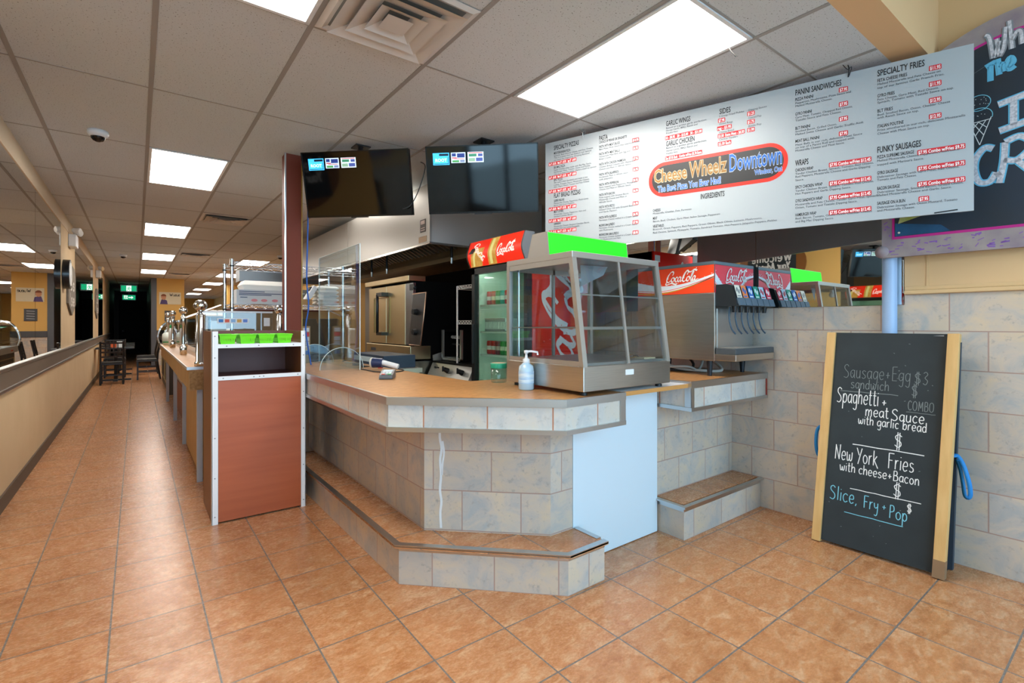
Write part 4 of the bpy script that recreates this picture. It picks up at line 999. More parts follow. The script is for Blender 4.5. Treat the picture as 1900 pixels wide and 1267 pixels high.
# valve head
vh = MB(); vh.oprism((sx0 + .012, 0, 0), Y3, Z3, X3, [(sy0, 1.415), (1.635, 1.415), (1.63, 1.43), (1.664, 1.545), (1.70, 1.556), (sy0, 1.556)], 0, .488)
part('valve_head', vh, mat('valve_black', '#20252a', .35), SD_, .004)
U_ = X3; V_ = Vector((0, .034, .115)).normalized(); N_ = U_.cross(V_); O = Vector((sx0 + .012, 1.63, 1.43))
LABS = [('#e4e0d2', '#8a8f90'), ('#e8854a', '#2f6fc0'), ('#1566b8', '#e4edf2'), ('#0f9a86', '#e4f0ea'), ('#b9d4e6', '#c23a4a'), ('#d81f4a', '#f0e4e6')]
for i, (c1, c2) in enumerate(LABS):
    u0 = .02 + i * .078
    vv = part('valve', MB().obox(O, U_, V_, N_, u0 - .003, u0 + .066, -.014, .036, 0, .012), mat('valve_blue_grey', '#52687a', .35), SD_)
    m_ = MB(); sheet(m_, [(u0, .036), (u0 + .062, .036), (u0 + .062, .124), (u0, .124)], O, U_, V_, N_, .004); part('flavour_label', m_, mat('flavour_%d' % i, c1, .45), vv)
    m_ = MB(); random.seed(i); 
    v, f = ribbon(cat([(u0 + .012, .08), (u0 + .025, .105), (u0 + .035, .07), (u0 + .05, .096)], 4), .012); m_.flat(v, f, O, U_, V_, N_, .0046)
    sheet(m_, [(u0 + .008, .046), (u0 + .05, .046), (u0 + .05, .054), (u0 + .008, .054)], O, U_, V_, N_, .0046); part('flavour_mark', m_, mat('flavour_mark_%d' % i, c2, .45), vv)
    x = sx0 + .012 + u0 + .03
    part('nozzle', MB().cyl((x, 1.675, 1.415), (x, 1.675, 1.375), .020, 12, .014), mat('nozzle_black', '#181c20', .3), vv)
    part('lever', MB().tube(cat([(x - .01, 1.70, 1.412), (x - .008, 1.705, 1.34), (x - .004, 1.69, 1.27), (x, 1.665, 1.235)], 5), .005, 8), mat('lever_blue', '#33485c', .25), vv)
random.seed(3)
for k_, (pts, r, lab, c_) in enumerate((([(3.1, 2.3, 1.05), (3.12, 2.15, .985), (3.2, 1.98, .97), (3.3, 1.9, .972), (3.36, 1.98, 1.02), (3.40, 2.1, 1.055)], .011, 'pale soda hose looping beneath the dispenser, nearer the legs', '#b9b6ae'),
                                        ([(3.05, 2.42, .968), (3.12, 2.2, .968), (3.2, 2.1, .969), (3.3, 2.12, 1.0), (3.35, 2.2, 1.05)], .010, 'dark soda hose lying beneath the dispenser', '#3a3835'),
                                        ([(2.75, 2.4, .968), (2.88, 2.3, .968), (3.0, 2.25, .985), (3.1, 2.05, 1.0), (3.22, 2.03, .972), (3.32, 2.05, 1.05)], .009, 'pale soda hose running out behind the food display case', '#aaa79f'))):
    solo('soda_hose', MB().tube(cat(pts, 8), r, 8), mat('hose_%d' % k_, c_, .5), lab, 'hose', pts[0], 'hoses under the dispenser')

# ================================================================ drinks fridge
FR_ = thing('drinks_fridge', 'red glass-door drinks fridge with white script on its side and a lit red header', 'fridge', (2.72, 3.37, 0))
fx0, fx1, fy0, fy1 = 2.40, 3.12, 2.97, 3.765
part('side_panel', MB().box(fx0 + .05, fx1, fy0, fy0 + .02, .05, 2.0), RED, FR_)
part('side_panel', MB().box(fx0 + .05, fx1, fy1 - .02, fy1, .05, 2.0), RED, FR_)
part('back_panel', MB().box(fx1 - .02, fx1, fy0 + .02, fy1 - .02, .05, 2.0), mat('fridge_inner', '#cfe3d6', .5), FR_)
part('roof', MB().box(fx0 + .04, fx1, fy0 + .02, fy1 - .02, 1.78, 2.0), mat('fridge_inner', '#cfe3d6', .5), FR_)
part('base', MB().box(fx0 + .03, fx1, fy0 + .01, fy1 - .01, 0, .25), BLACK, FR_)
for y in (fy0 + .02, fy1 - .028): part('liner', MB().box(fx0 + .06, fx1 - .02, y, y + .008, .25, 1.78), mat('fridge_inner', '#cfe3d6', .5), FR_)
df = MB()
for a, b, z0, z1 in ((fy0, fy0 + .045, .25, 1.79), (fy1 - .045, fy1, .25, 1.79), (fy0, fy1, 1.74, 1.79), (fy0, fy1, .25, .33)): df.box(fx0, fx0 + .045, a, b, z0, z1)
d_ = part('door', df, BLACK, FR_)
part('door_glass', MB().box(fx0 + .018, fx0 + .026, fy0 + .045, fy1 - .045, .33, 1.74), FGLASS, d_)
part('door_handle', MB().box(fx0 - .03, fx0, fy1 - .06, fy1 - .035, .95, 1.30), BLACK, d_, .005)
hp = cat([(fx0 - .02, 1.80), (fx0 - .055, 1.90), (fx0 - .02, 2.02)], 6)
hd = part('header_housing', MB().oprism((0, fy0 - .002, 0), X3, Z3, Y3, [(fx0 + .07, 1.80)] + [(a, b) for a, b in hp] + [(fx0 + .07, 2.02)], 0, fy1 - fy0 + .004), mat('header_cap_grey', '#62666a', .45), FR_)
def hsurf(pts, off, mb):       # wrap (y-from-left, height fraction) outlines onto the curved header
    vs = []
    for u, v_ in pts:
        i = min(len(hp) - 2, max(0, int(v_ * (len(hp) - 1)))); t_ = v_ * (len(hp) - 1) - i; a, b = hp[i], hp[i + 1]
        vs.append((a[0] + (b[0] - a[0]) * t_ - off, fy1 - .01 - u, a[1] + (b[1] - a[1]) * t_))
    return vs
def hstrip(u0, u1, v0, v1, off, mb, sk=0, n=8):
    vs = []
    for i in range(n + 1):
        v_ = v0 + (v1 - v0) * i / n; vs += hsurf([(u0 + sk * (v_ - v0), v_), (u1 + sk * (v_ - v0), v_)], off, mb)
    mb.add(vs, [(2 * i, 2 * i + 1, 2 * i + 3, 2 * i + 2) for i in range(n)], True)
HRED = mat('header_red', '#f0301a', .3, emit=.35)
m_ = MB(); hstrip(0, fy1 - fy0 - .02, 0, 1, .002, m_, 0, 12); hf = part('header_face', m_, HRED, hd)
m_ = MB(); hstrip(.30, .42, 0, 1, .004, m_, .05); hstrip(.02, .20, 0, .7, .004, m_, .10); part('bottle_picture', m_, mat('bottle_amber', '#c98a2e', .4, noise=('#e8d27a', 16, .2), emit=.25), hf)
m_ = MB(); hstrip(.33, .37, .05, .95, .006, m_, .05); hstrip(.06, .09, .02, .6, .006, m_, .1); part('bottle_glint', m_, mat('bottle_glint', '#e6e08e', .4, emit=.25), hf)
m_ = MB(); hstrip(0, .015, 0, 1, .0055, m_); hstrip(.03, .10, .55, .72, .0055, m_, .25); part('dark_band', m_, mat('header_dark', '#33221c', .4), hf)
m_ = MB(); v, f = script(.030, w=.42)
vs = hsurf([(.46 + p[0], .40 + p[1] / .24) for p in v], .008, m_); m_.add(vs, f); part('script_lettering', m_, mat('script_lit', '#fff6ee', .4, emit=.3), hf)
m_ = MB(); v, f = script(.024, w=.42); ca, sa = math.cos(-.9), math.sin(-.9)
vs = hsurf([(.12 + p[0] * ca - p[1] * sa, min(1, max(0, .82 + (p[0] * sa + p[1] * ca) / .24))) for p in v], .009, m_); m_.add(vs, f); part('small_script_lettering', m_, mat('script_lit', '#fff6ee', .4, emit=.3), hf)
m_ = MB(); k = .175; v, f = script(k, w=.34)
m_.flat(v, f, (2.76, fy0 - .0015, .465), Vector((.2, 0, .98)).normalized(), Vector((-.98, 0, .2)).normalized(), -Y3, 0); part('side_lettering', m_, SWHITE, FR_)
part('side_trim', MB().box(fx0 + .045, fx0 + .13, fy0 - .004, fy0, .25, 1.80), mat('fridge_edge_red', '#f02a12', .35), FR_)
part('bubbles', (lambda m: [m.ball((fx0 + .10 + random.random() * .5, fy0 - .001, 1.0 + random.random() * .75), .006, 8) for _ in range(26)] and m)(MB()), mat('bubble_pink', '#ee8a7c', .4), FR_)
part('sticker', MB().box(fx1 - .10, fx1 - .02, fy0 - .002, fy0, 1.90, 1.965), WHITE, FR_)
part('lamp_strip', MB().box(fx0 + .065, fx0 + .085, fy0 + .05, fy0 + .065, .4, 1.72).box(fx0 + .075, fx0 + .10, fy0 + .06, fy1 - .06, 1.762, 1.775), mat('fridge_lamp', '#f6fff8', .4, emit=5), FR_)
for z in (.55, .80, 1.03, 1.235, 1.47):
    m_ = MB(); m_.box(fx0 + .07, fx0 + .09, fy0 + .03, fy1 - .03, z - .015, z)
    for i in range(12): x = fx0 + .09 + i * .05; m_.box(x, x + .006, fy0 + .03, fy1 - .03, z - .006, z)
    part('shelf', m_, mat('shelf_pale', '#dfe8e2', .5), FR_)
def can(x, y, z, c1, c2, label, grp):
    t = thing('drink_can', label, 'can', (x, y, z), 0, grp)
    part('body', MB().lathe([(.001, .0), (.026, .0), (.032, .010), (.032, .108), (.027, .12)], (x, y, z), 14), mat('can_' + c1, c1, .3), t)
    part('stripe', MB().lathe([(.0324, .04), (.0324, .075)], (x, y, z), 14), mat('can_' + c2, c2, .35), t)
    part('lid', MB().lathe([(.027, .12), (.024, .117), (.001, .117)], (x, y, z), 14), ALU, t)
    return t
CC = {'r': ('#c8281e', '#e6dcd8', 'red'), 'g': ('#2f8f3a', '#d7e6c9', 'green'), 't': ('#2aa08e', '#e0ece6', 'teal'), 'o': ('#d8552e', '#f0d9b8', 'orange'), 'n': ('#7a2a2e', '#c9a9a0', 'maroon')}
for z, row, grp, nm in ((1.4705, 'rogtr', 'cans on the upper fridge shelf', 'upper'), (1.0305, 'rrngg', 'cans on the lower fridge shelf', 'lower')):
    seen = {}
    for i, ch in enumerate(row):
        c1, c2, nm2 = CC[ch]; y = fy1 - .09 - i * .068
        can(fx0 + .14, y, z, c1, c2, '%s drink can, %s from the left on the %s fridge shelf' % (nm2, ('first', 'second', 'third', 'fourth', 'fifth')[i], nm), grp)
t = thing('fridge_basket', 'white plastic basket on the middle shelf of the drinks fridge', 'basket', (fx0 + .2, 3.45, 1.2355))
m_ = MB(); X0, X1, Y0, Y1, Z0, Z1 = fx0 + .10, fx0 + .32, 3.40, 3.70, 1.236, 1.345
m_.box(X0, X1, Y0, Y1, Z0, Z0 + .004)
for z0, z1 in ((Z0, Z0 + .02), (Z1 - .025, Z1)): m_.box(X0, X0 + .004, Y0, Y1, z0, z1); m_.box(X1 - .004, X1, Y0, Y1, z0, z1); m_.box(X0, X1, Y0, Y0 + .004, z0, z1); m_.box(X0, X1, Y1 - .004, Y1, z0, z1)
for i in range(16): y = Y0 + i * (Y1 - Y0) / 15.5; m_.box(X0, X0 + .004, y, y + .009, Z0, Z1); m_.box(X1 - .004, X1, y, y + .009, Z0, Z1)
part('body', m_, WHITE, t); part('rim', MB().box(X0 - .006, X0 + .004, Y0 - .006, Y1 + .006, Z1, Z1 + .006).box(X1 - .004, X1 + .006, Y0 - .006, Y1 + .006, Z1, Z1 + .006), WHITE, t)

# ================================================================ extractor hood
HO = thing('extractor_hood', 'long stainless extractor hood over the cooking line', 'hood', (2.85, 6.4, 2.045))
hx0, hx1, hy0, hy1, hz0, hz1 = 2.166, XR - .01, 4.12, 8.7, 2.045, 2.60
part('front_panel', MB().box(hx0, hx0 + .02, hy0, hy1, hz0, hz1), STEELW, HO)
part('end_panel', MB().box(hx0 + .02, hx1, hy0, hy0 + .02, hz0, hz1), mat('hood_end_steel', '#c2bfba', .45, .35), HO)
part('end_panel', MB().box(hx0 + .02, hx1, hy1 - .02, hy1, hz0, hz1), STEELW, HO)
part('top_panel', MB().box(hx0, hx1, hy0, hy1, hz1, hz1 + .01), STEELW, HO)
part('edge_lip', MB().box(hx0 - .006, hx0, hy0 - .006, hy1, hz0, hz0 + .018).box(hx0, hx1, hy0 - .006, hy0, hz0, hz0 + .018), mat('lip_bright', '#dcd8d0', .2, 1), HO)
part('hood_joint', MB().box(hx0 - .0015, hx0, 6.35, 6.36, hz0 + .02, hz1), mat('joint_grey', '#8d8982', .4, 1), HO)
bf = MB(); Va = Vector((.62, 0, -.34)).normalized()
for i in range(46): y = hy0 + .06 + i * .099; bf.obox((hx0 + .10, y, 2.46), Y3, Va, Va.cross(Y3), 0, .03, 0, .66, -.012, .012)
part('baffle_filters', bf, mat('baffle_steel', '#8f8878', .4, .3), HO)
part('filter_ground', MB().box(hx0 + .05, hx1 - .03, hy0 + .03, hy1 - .03, 2.52, 2.53), COOKBLACK, HO)
part('grease_trough', MB().box(hx0 + .70, hx0 + .80, hy0 + .03, hy1 - .03, 2.02, 2.07), mat('trough_steel', '#a8987a', .4, .4), HO)
part('back_plenum', MB().box(hx0 + .80, hx1, hy0 + .03, hy1 - .03, 2.03, 2.20), mat('plenum_steel', '#8a7c5e', .4, .4), HO)
for y, x in ((4.5, 2.62), (5.9, 2.50), (6.4, 2.50), (7.0, 2.46)):
    n_o = part('suppression_nozzle', MB().cyl((x, y, 2.45), (x, y, 1.99), .014, 8), BLACK, HO)
    part('nozzle_tip', MB().cyl((x, y, 1.99), (x, y, 1.93), .016, 8, .010), ALU, n_o)
nt_ = part('notice_plate', MB().box(hx0 - .003, hx0, 4.20, 4.31, 2.17, 2.29), mat('notice_brown', '#4a3c34', .6), HO)
part('notice_print', MB().box(hx0 - .004, hx0 - .003, 4.215, 4.295, 2.245, 2.28).box(hx0 - .004, hx0 - .003, 4.215, 4.295, 2.205, 2.213).box(hx0 - .004, hx0 - .003, 4.215, 4.295, 2.185, 2.193), mat('notice_pink', '#d9c4bc', .6), nt_)
part('maker_plate', MB().box(hx0 - .003, hx0, 4.18, 4.34, 2.075, 2.13), mat('plate_bronze', '#b0906c', .5), HO)
struct('wall_cookline', MB().box(XR - .02, XR - .002, 3.8, 7.4, .0, 2.03), COOKBLACK)  # darkness under the hood put into the wall's near-black colour
fm = mat('flue_black', '#17130f', .6)
m_ = MB()
for y in (4.0, 4.35, 4.7, 5.05, 5.4): m_.box(XR - .032, XR - .021, y, y + .12, 1.55, 1.98)
struct('wall_cookline_panel', m_, mat('dark_panel', '#3a332a', .5))  # dark brown strips on the near-black wall

# ================================================================ cooking line
OV = thing('convection_oven', 'stainless double-door convection oven with tall black handle', 'oven', (2.65, 5.05, 0))
ox, oy0, oy1 = 2.22, 4.60, 5.74
part('stand', MB().box(ox + .03, 3.1, oy0, oy1, .62, .92), mat('oven_steel_dark', '#6f6a5e', .35, 1), OV)
for y in (oy0 + .03, oy1 - .09): part('leg', MB().box(ox + .05, ox + .11, y, y + .06, 0, .62), STEEL, OV); part('leg', MB().box(3.0, 3.06, y, y + .06, 0, .62), STEEL, OV)
part('plinth', MB().box(ox - .03, ox + .20, oy0 - .02, oy1 + .03, .94, 1.075), mat('oven_steel', '#c9b68e', .32, 1), OV, .005)
part('plinth_label', MB().box(ox - .033, ox - .03, 5.48, 5.62, .995, 1.03), DGREY, OV)
part('body', MB().box(ox + .02, 3.08, oy0, oy1, .94, 1.74), COOKBLACK, OV)
part('top_cover', MB().box(ox - .05, ox + .14, oy0 - .02, oy1 + .02, 1.735, 1.79), mat('oven_top', '#c9b48a', .3, 1), OV, .004)
for a, b, h_ in ((4.74, 5.22, 1), (5.23, 5.73, 0)):
    dd = part('door', MB().box(ox - .012, ox + .02, a, b, 1.085, 1.715), mat('oven_steel', '#c9b68e', .32, 1), OV, .004)
    yh = a + .03 if not h_ else b - .06
m_ = MB(); m_.tube([(ox - .03, 5.30, 1.20), (ox - .085, 5.30, 1.20), (ox - .085, 5.30, 1.62), (ox - .03, 5.30, 1.62)], .016, 10)
part('handle', m_, mat('handle_black', '#121418', .3), OV)
part('handle_bracket', MB().box(ox - .09, ox - .012, 5.17, 5.32, 1.605, 1.645).box(ox - .09, ox - .012, 5.17, 5.32, 1.175, 1.21), mat('handle_black', '#121418', .3), OV)
part('window_frame', MB().box(ox - .020, ox - .012, 5.12, 5.135, 1.20, 1.60).box(ox - .020, ox - .012, 5.55, 5.565, 1.20, 1.60).box(ox - .020, ox - .012, 5.135, 5.55, 1.585, 1.60), mat('oven_bronze', '#8f7c56', .3, 1), OV)
part('control_column', MB().box(ox - .008, ox + .02, 4.56, 4.735, 1.085, 1.715), mat('control_steel', '#8d9096', .25, 1), OV)
cp = part('control_panel', MB().add([(ox - .008, 4.66, 1.09), (ox - .035, 4.34, 1.09), (ox - .035, 4.22, 1.60), (ox - .008, 4.56, 1.60)], [(0, 1, 2, 3), (3, 2, 1, 0)]), mat('control_black', '#1c1d20', .3), OV)
part('panel_edge', MB().tube([(ox - .014, 4.56, 1.60), (ox - .037, 4.22, 1.60), (ox - .037, 4.34, 1.09), (ox - .012, 4.64, 1.09)], .006, 6), mat('panel_copper', '#d8b49a', .3, 1), OV)
for z in (1.42, 1.22): part('knob', MB().cyl((ox - .022, 4.47, z), (ox - .060, 4.465, z), .034, 16, .026), BLACK, OV)
part('motor_switches', MB().box(ox - .02, ox - .008, 4.52, 4.62, 1.64, 1.70).ball((ox - .02, 4.50, 1.66), .02, 10), BLACK, OV)

GR = thing('griddle', 'stainless countertop griddle with sloped knob panel', 'griddle', (2.72, 4.1, 0))
gx, gy0, gy1 = 2.40, 3.785, 4.56
part('cabinet', MB().box(gx + .03, 3.1, gy0, gy1, 0, .78), mat('oven_steel_dark', '#6f6a5e', .35, 1), GR)
m_ = MB(); m_.oprism((0, gy0, 0), X3, Z3, Y3, [(gx - .03, .78), (gx + .03, .905), (3.1, .905), (3.1, .78)], 0, gy1 - gy0); part('body', m_, STEELW, GR)
part('plate', MB().box(gx + .03, 3.1, gy0, gy1, .905, .925), mat('griddle_dark', '#3a3733', .4, .8), GR)
part('side_splash', MB().oprism((0, gy1 - .012, 0), X3, Z3, Y3, [(gx + .03, .905), (3.1, .905), (3.1, 1.05), (gx + .30, 1.05), (gx + .03, .98)], 0, .012), STEELW, GR)
for y in (4.20, 3.93):
    kb = part('knob', MB().cyl((gx + .003, y, .845), (gx - .045, y, .868), .027, 16, .020), BLACK, GR); part('knob_grip', MB().obox((gx - .045, y, .868), Y3, Z3, X3, -.007, .007, -.026, .026, -.012, .0), BLACK, kb)
part('pilot_lights', MB().cyl((gx + .01, 4.44, .86), (gx - .012, 4.44, .868), .010, 10).cyl((gx + .01, 4.39, .862), (gx - .008, 4.39, .868), .006, 10), BLACK, GR)
BR = thing('rotisserie_broiler', 'black tabletop rotisserie broiler with open front on the griddle', 'broiler', (2.75, 4.26, .925))
bx, by0, by1 = 2.50, 4.11, 4.50
part('shell', MB().box(bx + .02, 2.95, by0, by1, .935, .955).box(bx + .02, 2.95, by0, by1, 1.22, 1.24).box(2.93, 2.95, by0, by1, .955, 1.22).box(bx + .02, 2.93, by0, by0 + .01, .955, 1.22).box(bx + .02, 2.93, by1 - .01, by1, .955, 1.22), COOKBLACK, BR)
part('front_frame', MB().box(bx, bx + .02, by1 - .025, by1, .935, 1.24).box(bx, bx + .02, by0, by0 + .03, .935, 1.24).box(bx, bx + .02, by0, by1, .935, .955), STEELW, BR)
for k_ in range(4): part('foot', MB().box(bx + .03 + (k_ % 2) * .35, bx + .06 + (k_ % 2) * .35, by0 + .01 + (k_ // 2) * .2, by0 + .04 + (k_ // 2) * .2, .9255, .935), BLACK, BR)
part('spit_rod', MB().cyl((bx + .12, by0 + .02, 1.09), (bx + .12, by1 - .02, 1.09), .007, 8), ALU, BR)
m_ = MB()
m_.tube([(bx + .10 + .014 * math.cos(i * .8), by1 - .04 - i * .0034, 1.165 + .014 * math.sin(i * .8)) for i in range(60)], .004, 6); part('heating_coil', m_, mat('coil_white', '#d9d6cf', .4), BR)
part('tray', MB().box(bx + .03, 2.92, by0 + .012, by1 - .012, .956, .962), STEELW, BR)
WR = thing('wire_rack', 'small white wire rack with one post beside the drinks fridge', 'rack', (2.6, 3.93, .925))
for x, y in ((2.44, 4.085), (2.44, 3.80), (2.92, 4.085), (2.92, 3.80)): part('post', MB().cyl((x, y, .926), (x, y, 1.66), .009, 8), mat('rack_white', '#d9d8d4', .35), WR)
for z in (1.63, 1.30):
    m_ = MB()
    for a in (0, .03):
        for p0, p1 in (((2.44, 3.8), (2.44, 4.085)), ((2.92, 3.8), (2.92, 4.085)), ((2.44, 3.8), (2.92, 3.8)), ((2.44, 4.085), (2.92, 4.085))): m_.cyl((p0[0], p0[1], z + a), (p1[0], p1[1], z + a), .0035, 6)
    for i in range(12):
        y = 3.80 + i * .0245; m_.cyl((2.44, y, z + (.03 if i % 2 else 0)), (2.44, y + .0245, z + (0 if i % 2 else .03)), .003, 5); m_.cyl((2.44, y, z + .015), (2.92, y, z + .015), .0025, 5)
    part('shelf', m_, mat('rack_white', '#d9d8d4', .35), WR)
t = thing('worktable', 'steel worktable behind the counter carrying the cash drawer', 'table', (1.88, 4.8, 0))
part('tabletop', MB().box(1.70, 2.08, 4.1, 5.15, .86, .90), STEELW, t)
for x, y in ((1.72, 4.12), (2.02, 4.12), (1.72, 5.08), (2.02, 5.08)): part('leg', MB().box(x, x + .04, y, y + .04, 0, .86), STEELW, t)
t = thing('cash_drawer', 'dark blue cash drawer with a pale front strip behind the barcode scanner', 'cash drawer', (1.9, 4.55, .90))
part('body', MB().box(1.75, 2.06, 4.20, 4.95, .9005, 1.015), mat('drawer_navy', '#24364c', .4), t, .004)
part('drawer_front', MB().box(1.742, 1.75, 4.22, 4.93, .945, .990), mat('drawer_pale', '#d3e0e4', .4), t)
part('lock', MB().cyl((1.735, 4.30, .968), (1.742, 4.30, .968), .010, 10), BLACK, t)

# ================================================================ screens under the ceiling
SCR = mat('screen_glass', '#060607', .06, spec=.6)
def tv(L, Rr, ztop, label):
    L = Vector((L[0], L[1], ztop)); Rr = Vector((Rr[0], Rr[1], ztop)); U = (Rr - L).normalized(); w = (Rr - L).length; h = .505
    n = Vector((-U.y, U.x, 0)); n = -n if n.y > 0 else n                 # towards the viewer
    tilt = .235; V = (Z3 * math.cos(tilt) + n * math.sin(tilt)).normalized(); Nn = U.cross(V)
    if Nn.y > 0: Nn = -Nn
    O = L - V * h
    t = thing('television', label, 'television', tuple(L + U * w / 2 - V * h / 2), 0, 'menu televisions')
    part('casing', MB().obox(O, U, V, Nn, 0, w, 0, h, -.05, 0), BLACK, t, .004)
    bz = MB(); b = .008
    for q in ((0, w, 0, b + .006), (0, w, h - b, h), (0, b, 0, h), (w - b, w, 0, h)): bz.obox(O, U, V, Nn, *q, 0, .006)
    part('bezel', bz, mat('bezel_black', '#0d0d0f', .25), t)
    m_ = MB(); sheet(m_, [(b, b + .006), (w - b, b + .006), (w - b, h - b), (b, h - b)], O, U, V, Nn, .002); sc = part('screen', m_, SCR, t)
    part('badge', MB().obox(O, U, V, Nn, w * .42, w * .58, -.008, 0, -.01, .008), BLACK, t)
    y1 = h - .05
    for k_, (u0, wd, c_) in enumerate(((.055, .128, '#3fb0f0'), (.197, .112, '#b9d0e4'), (.326, .122, '#c4d8e0'))):
        hh = .088 if k_ == 0 else .076
        m_ = MB(); sheet(m_, [(u0, y1 - hh), (u0 + wd, y1 - hh), (u0 + wd, y1), (u0, y1)], O, U, V, Nn, .003); pic = part('screen_picture', m_, mat('picture_%d' % k_, c_, .3, emit=.75), sc)
        if k_ == 0:
            m_ = MB(); q = .006
            for r_ in ((u0 + q, u0 + wd - q, y1 - hh + q, y1 - hh + q + .004), (u0 + wd - q - .004, u0 + wd - q, y1 - hh + q, y1 - .03), (u0 + .05, u0 + wd - q, y1 - .022, y1 - .006)): sheet(m_, [(r_[0], r_[2]), (r_[1], r_[2]), (r_[1], r_[3]), (r_[0], r_[3])], O, U, V, Nn, .004)
            part('picture_lines', m_, mat('picture_navy', '#14284a', .3), pic)
            v, f = txt('ROOT', .032, 1.0, .0006, 'C'); m_ = MB(); m_.flat([(a + u0 + wd * .5, b + y1 - .064) for a, b in v], f, O, U, V, Nn, .0045); part('picture_lettering', m_, mat('picture_white', '#dff4ff', .3, emit=.8), pic)
        else:
            for j, (c2, rects) in enumerate((('#2a3f86', ((.06, .34, .62, .92), (.42, .94, .50, .90))), ('#c23a44', ((.06, .40, .44, .54), (.2, .9, .36, .42))), ('#4a9c56', ((.08, .55, .06, .26),)), ('#7a8ab0', ((.62, .94, .06, .28),))) if k_ == 1 else
                                           (('#c84a50', ((.06, .94, .88, .96),)), ('#3f8a6a', ((.08, .56, .56, .82),)), ('#8fb49a', ((.06, .46, .10, .42),)), ('#4a5aa0', ((.52, .94, .10, .44), (.66, .94, .56, .82))))):
                m_ = MB()
                for a, b_, c3, d3 in rects: sheet(m_, [(u0 + a * wd, y1 - hh + c3 * hh), (u0 + b_ * wd, y1 - hh + c3 * hh), (u0 + b_ * wd, y1 - hh + d3 * hh), (u0 + a * wd, y1 - hh + d3 * hh)], O, U, V, Nn, .004)
                part('picture_block', m_, mat('picture_block_' + c2, c2, .3, emit=.4), pic)
    c = L + U * w / 2 - V * h * .4 - Nn * .05
    part('ceiling_bracket', MB().cyl(tuple(c), (c.x - n.x * .04, c.y - n.y * .04, ZC), .02, 10).box(c.x - n.x * .04 - .06, c.x - n.x * .04 + .06, c.y - n.y * .04 - .06, c.y - n.y * .04 + .06, ZC - .01, ZC), BLACK, t)
tv((1.035, 4.134), (1.668, 3.529), 2.655, 'black television beside the brown post, tilted down from the ceiling')
tv((1.759, 3.419), (2.387, 2.831), 2.655, 'black television next to the white menu board, tilted down from the ceiling')
m_ = MB(); m_.tube(cat([(1.66, 3.60, 2.20), (1.72, 3.58, 2.24), (1.76, 3.52, 2.36), (1.79, 3.48, 2.52), (1.76, 3.50, 2.56)], 6), .004, 6)
solo('television_cable', m_, BLACK, 'thin black cable drooping between the two televisions', 'cable', (1.72, 3.58, 2.2))

# ================================================================ the white menu board
ML = Vector((2.506, 2.881, 0)); MR = Vector((3.293, .571, 0)); MU = (MR - ML).normalized(); MN = Vector((MU.y, -MU.x, 0))
if MN.dot(Vector((-1, -1, 0))) < 0: MN = -MN
MO = ML + Z3 * 1.860; MW = (MR - ML).length; MH = .825
MBD = thing('menu_board', 'long white menu board hanging from the ceiling with black and red print', 'menu board', tuple(ML.lerp(MR, .5) + Z3 * 1.86))
part('panel', MB().obox(MO, MU, Z3, MN, 0, MW, 0, MH, -.012, 0), BOARD, MBD)
desc = MB()
def fit(v, n, per): x1 = max(a for a, b in v); k = n * per / x1; return [(a * k, b) for a, b in v]
for k_, u, v_, s in MENU:
    if k_ == 'H':
        v, f = txt(s, .047, 1, .0006); m_ = MB(); m_.flat([(a + u, b + v_) for a, b in fit(v, len(s), .0131)], f, MO, MU, Z3, MN, .0015); part('heading_print', m_, INK, MBD)
    elif k_ in 'IJ':
        v, f = txt(s, .0250, 1, .0002); m_ = MB(); m_.flat([(a + u, b + v_) for a, b in fit(v, len(s), .0074)], f, MO, MU, Z3, MN, .0015); part('item_print', m_, INK, MBD)
    elif k_ == 'D': v, f = txt(s, .0165); desc.flat([(a + u, b + v_) for a, b in fit(v, len(s), .0072 if len(s) < 70 else .0078)], f, MO, MU, Z3, MN, .0015)
    else:
        hw = len(s) * .0036 + .003; hh = .0132
        if k_ == 'W' or len(s) > 30: hw = .118
        if k_ == 'W': u = .031 + .116; v_ += .006
        if 'Extra Meat' in s: hw = .078; u -= .004
        v, f = txt(s, .0245, 1, .0005, 'C'); mx_ = max(abs(a) for a, b in v); v = [(a * (hw - .004) / mx_, b) for a, b in v]
        m_ = MB(); sheet(m_, rrect(u - hw, u + hw, v_ - hh, v_ + hh, .004, 3), MO, MU, Z3, MN, .0012); tg = part('price_tag', m_, PRED, MBD)
        m_ = MB(); m_.flat([(a + u, b + v_ - .009) for a, b in v], f, MO, MU, Z3, MN, .002); part('price_print', m_, PWHITE, tg)
part('description_print', desc, mat('print_grey', '#45494e', .7), MBD)
lu0, lu1, lv0, lv1 = .809, 1.636, .288, .517
m_ = MB(); sheet(m_, rrect(lu0, lu1, lv0, lv1, (lv1 - lv0) / 2 - .005, 10), MO, MU, Z3, MN, .0012); lg = part('logo_border', m_, mat('logo_red', '#ef2412', .4), MBD)
m_ = MB(); q = .022; sheet(m_, rrect(lu0 + q, lu1 - q, lv0 + q, lv1 - q, (lv1 - lv0) / 2 - q - .003, 10), MO, MU, Z3, MN, .0016); part('logo_ground', m_, mat('logo_black', '#1d2023', .4), lg)
def logo(s, size, xs, u0, u1, v_, c1, c2, bold, off, nm):
    v, f = txt(s, size, 1, bold * .35); x1 = max(a for a, b in v); x0 = min(a for a, b in v); k = (u1 - u0) / (x1 - x0)
    V2, f2 = txt(s, size, 1, bold)
    m_ = MB(); m_.flat([((a - x0) * k + u0, b + v_) for a, b in V2], f2, MO, MU, Z3, MN, off); part(nm + '_outline', m_, c2, lg)
    m_ = MB(); m_.flat([((a - x0) * k + u0, b + v_) for a, b in v], f, MO, MU, Z3, MN, off + .0006); part(nm + '_lettering', m_, c1, lg)
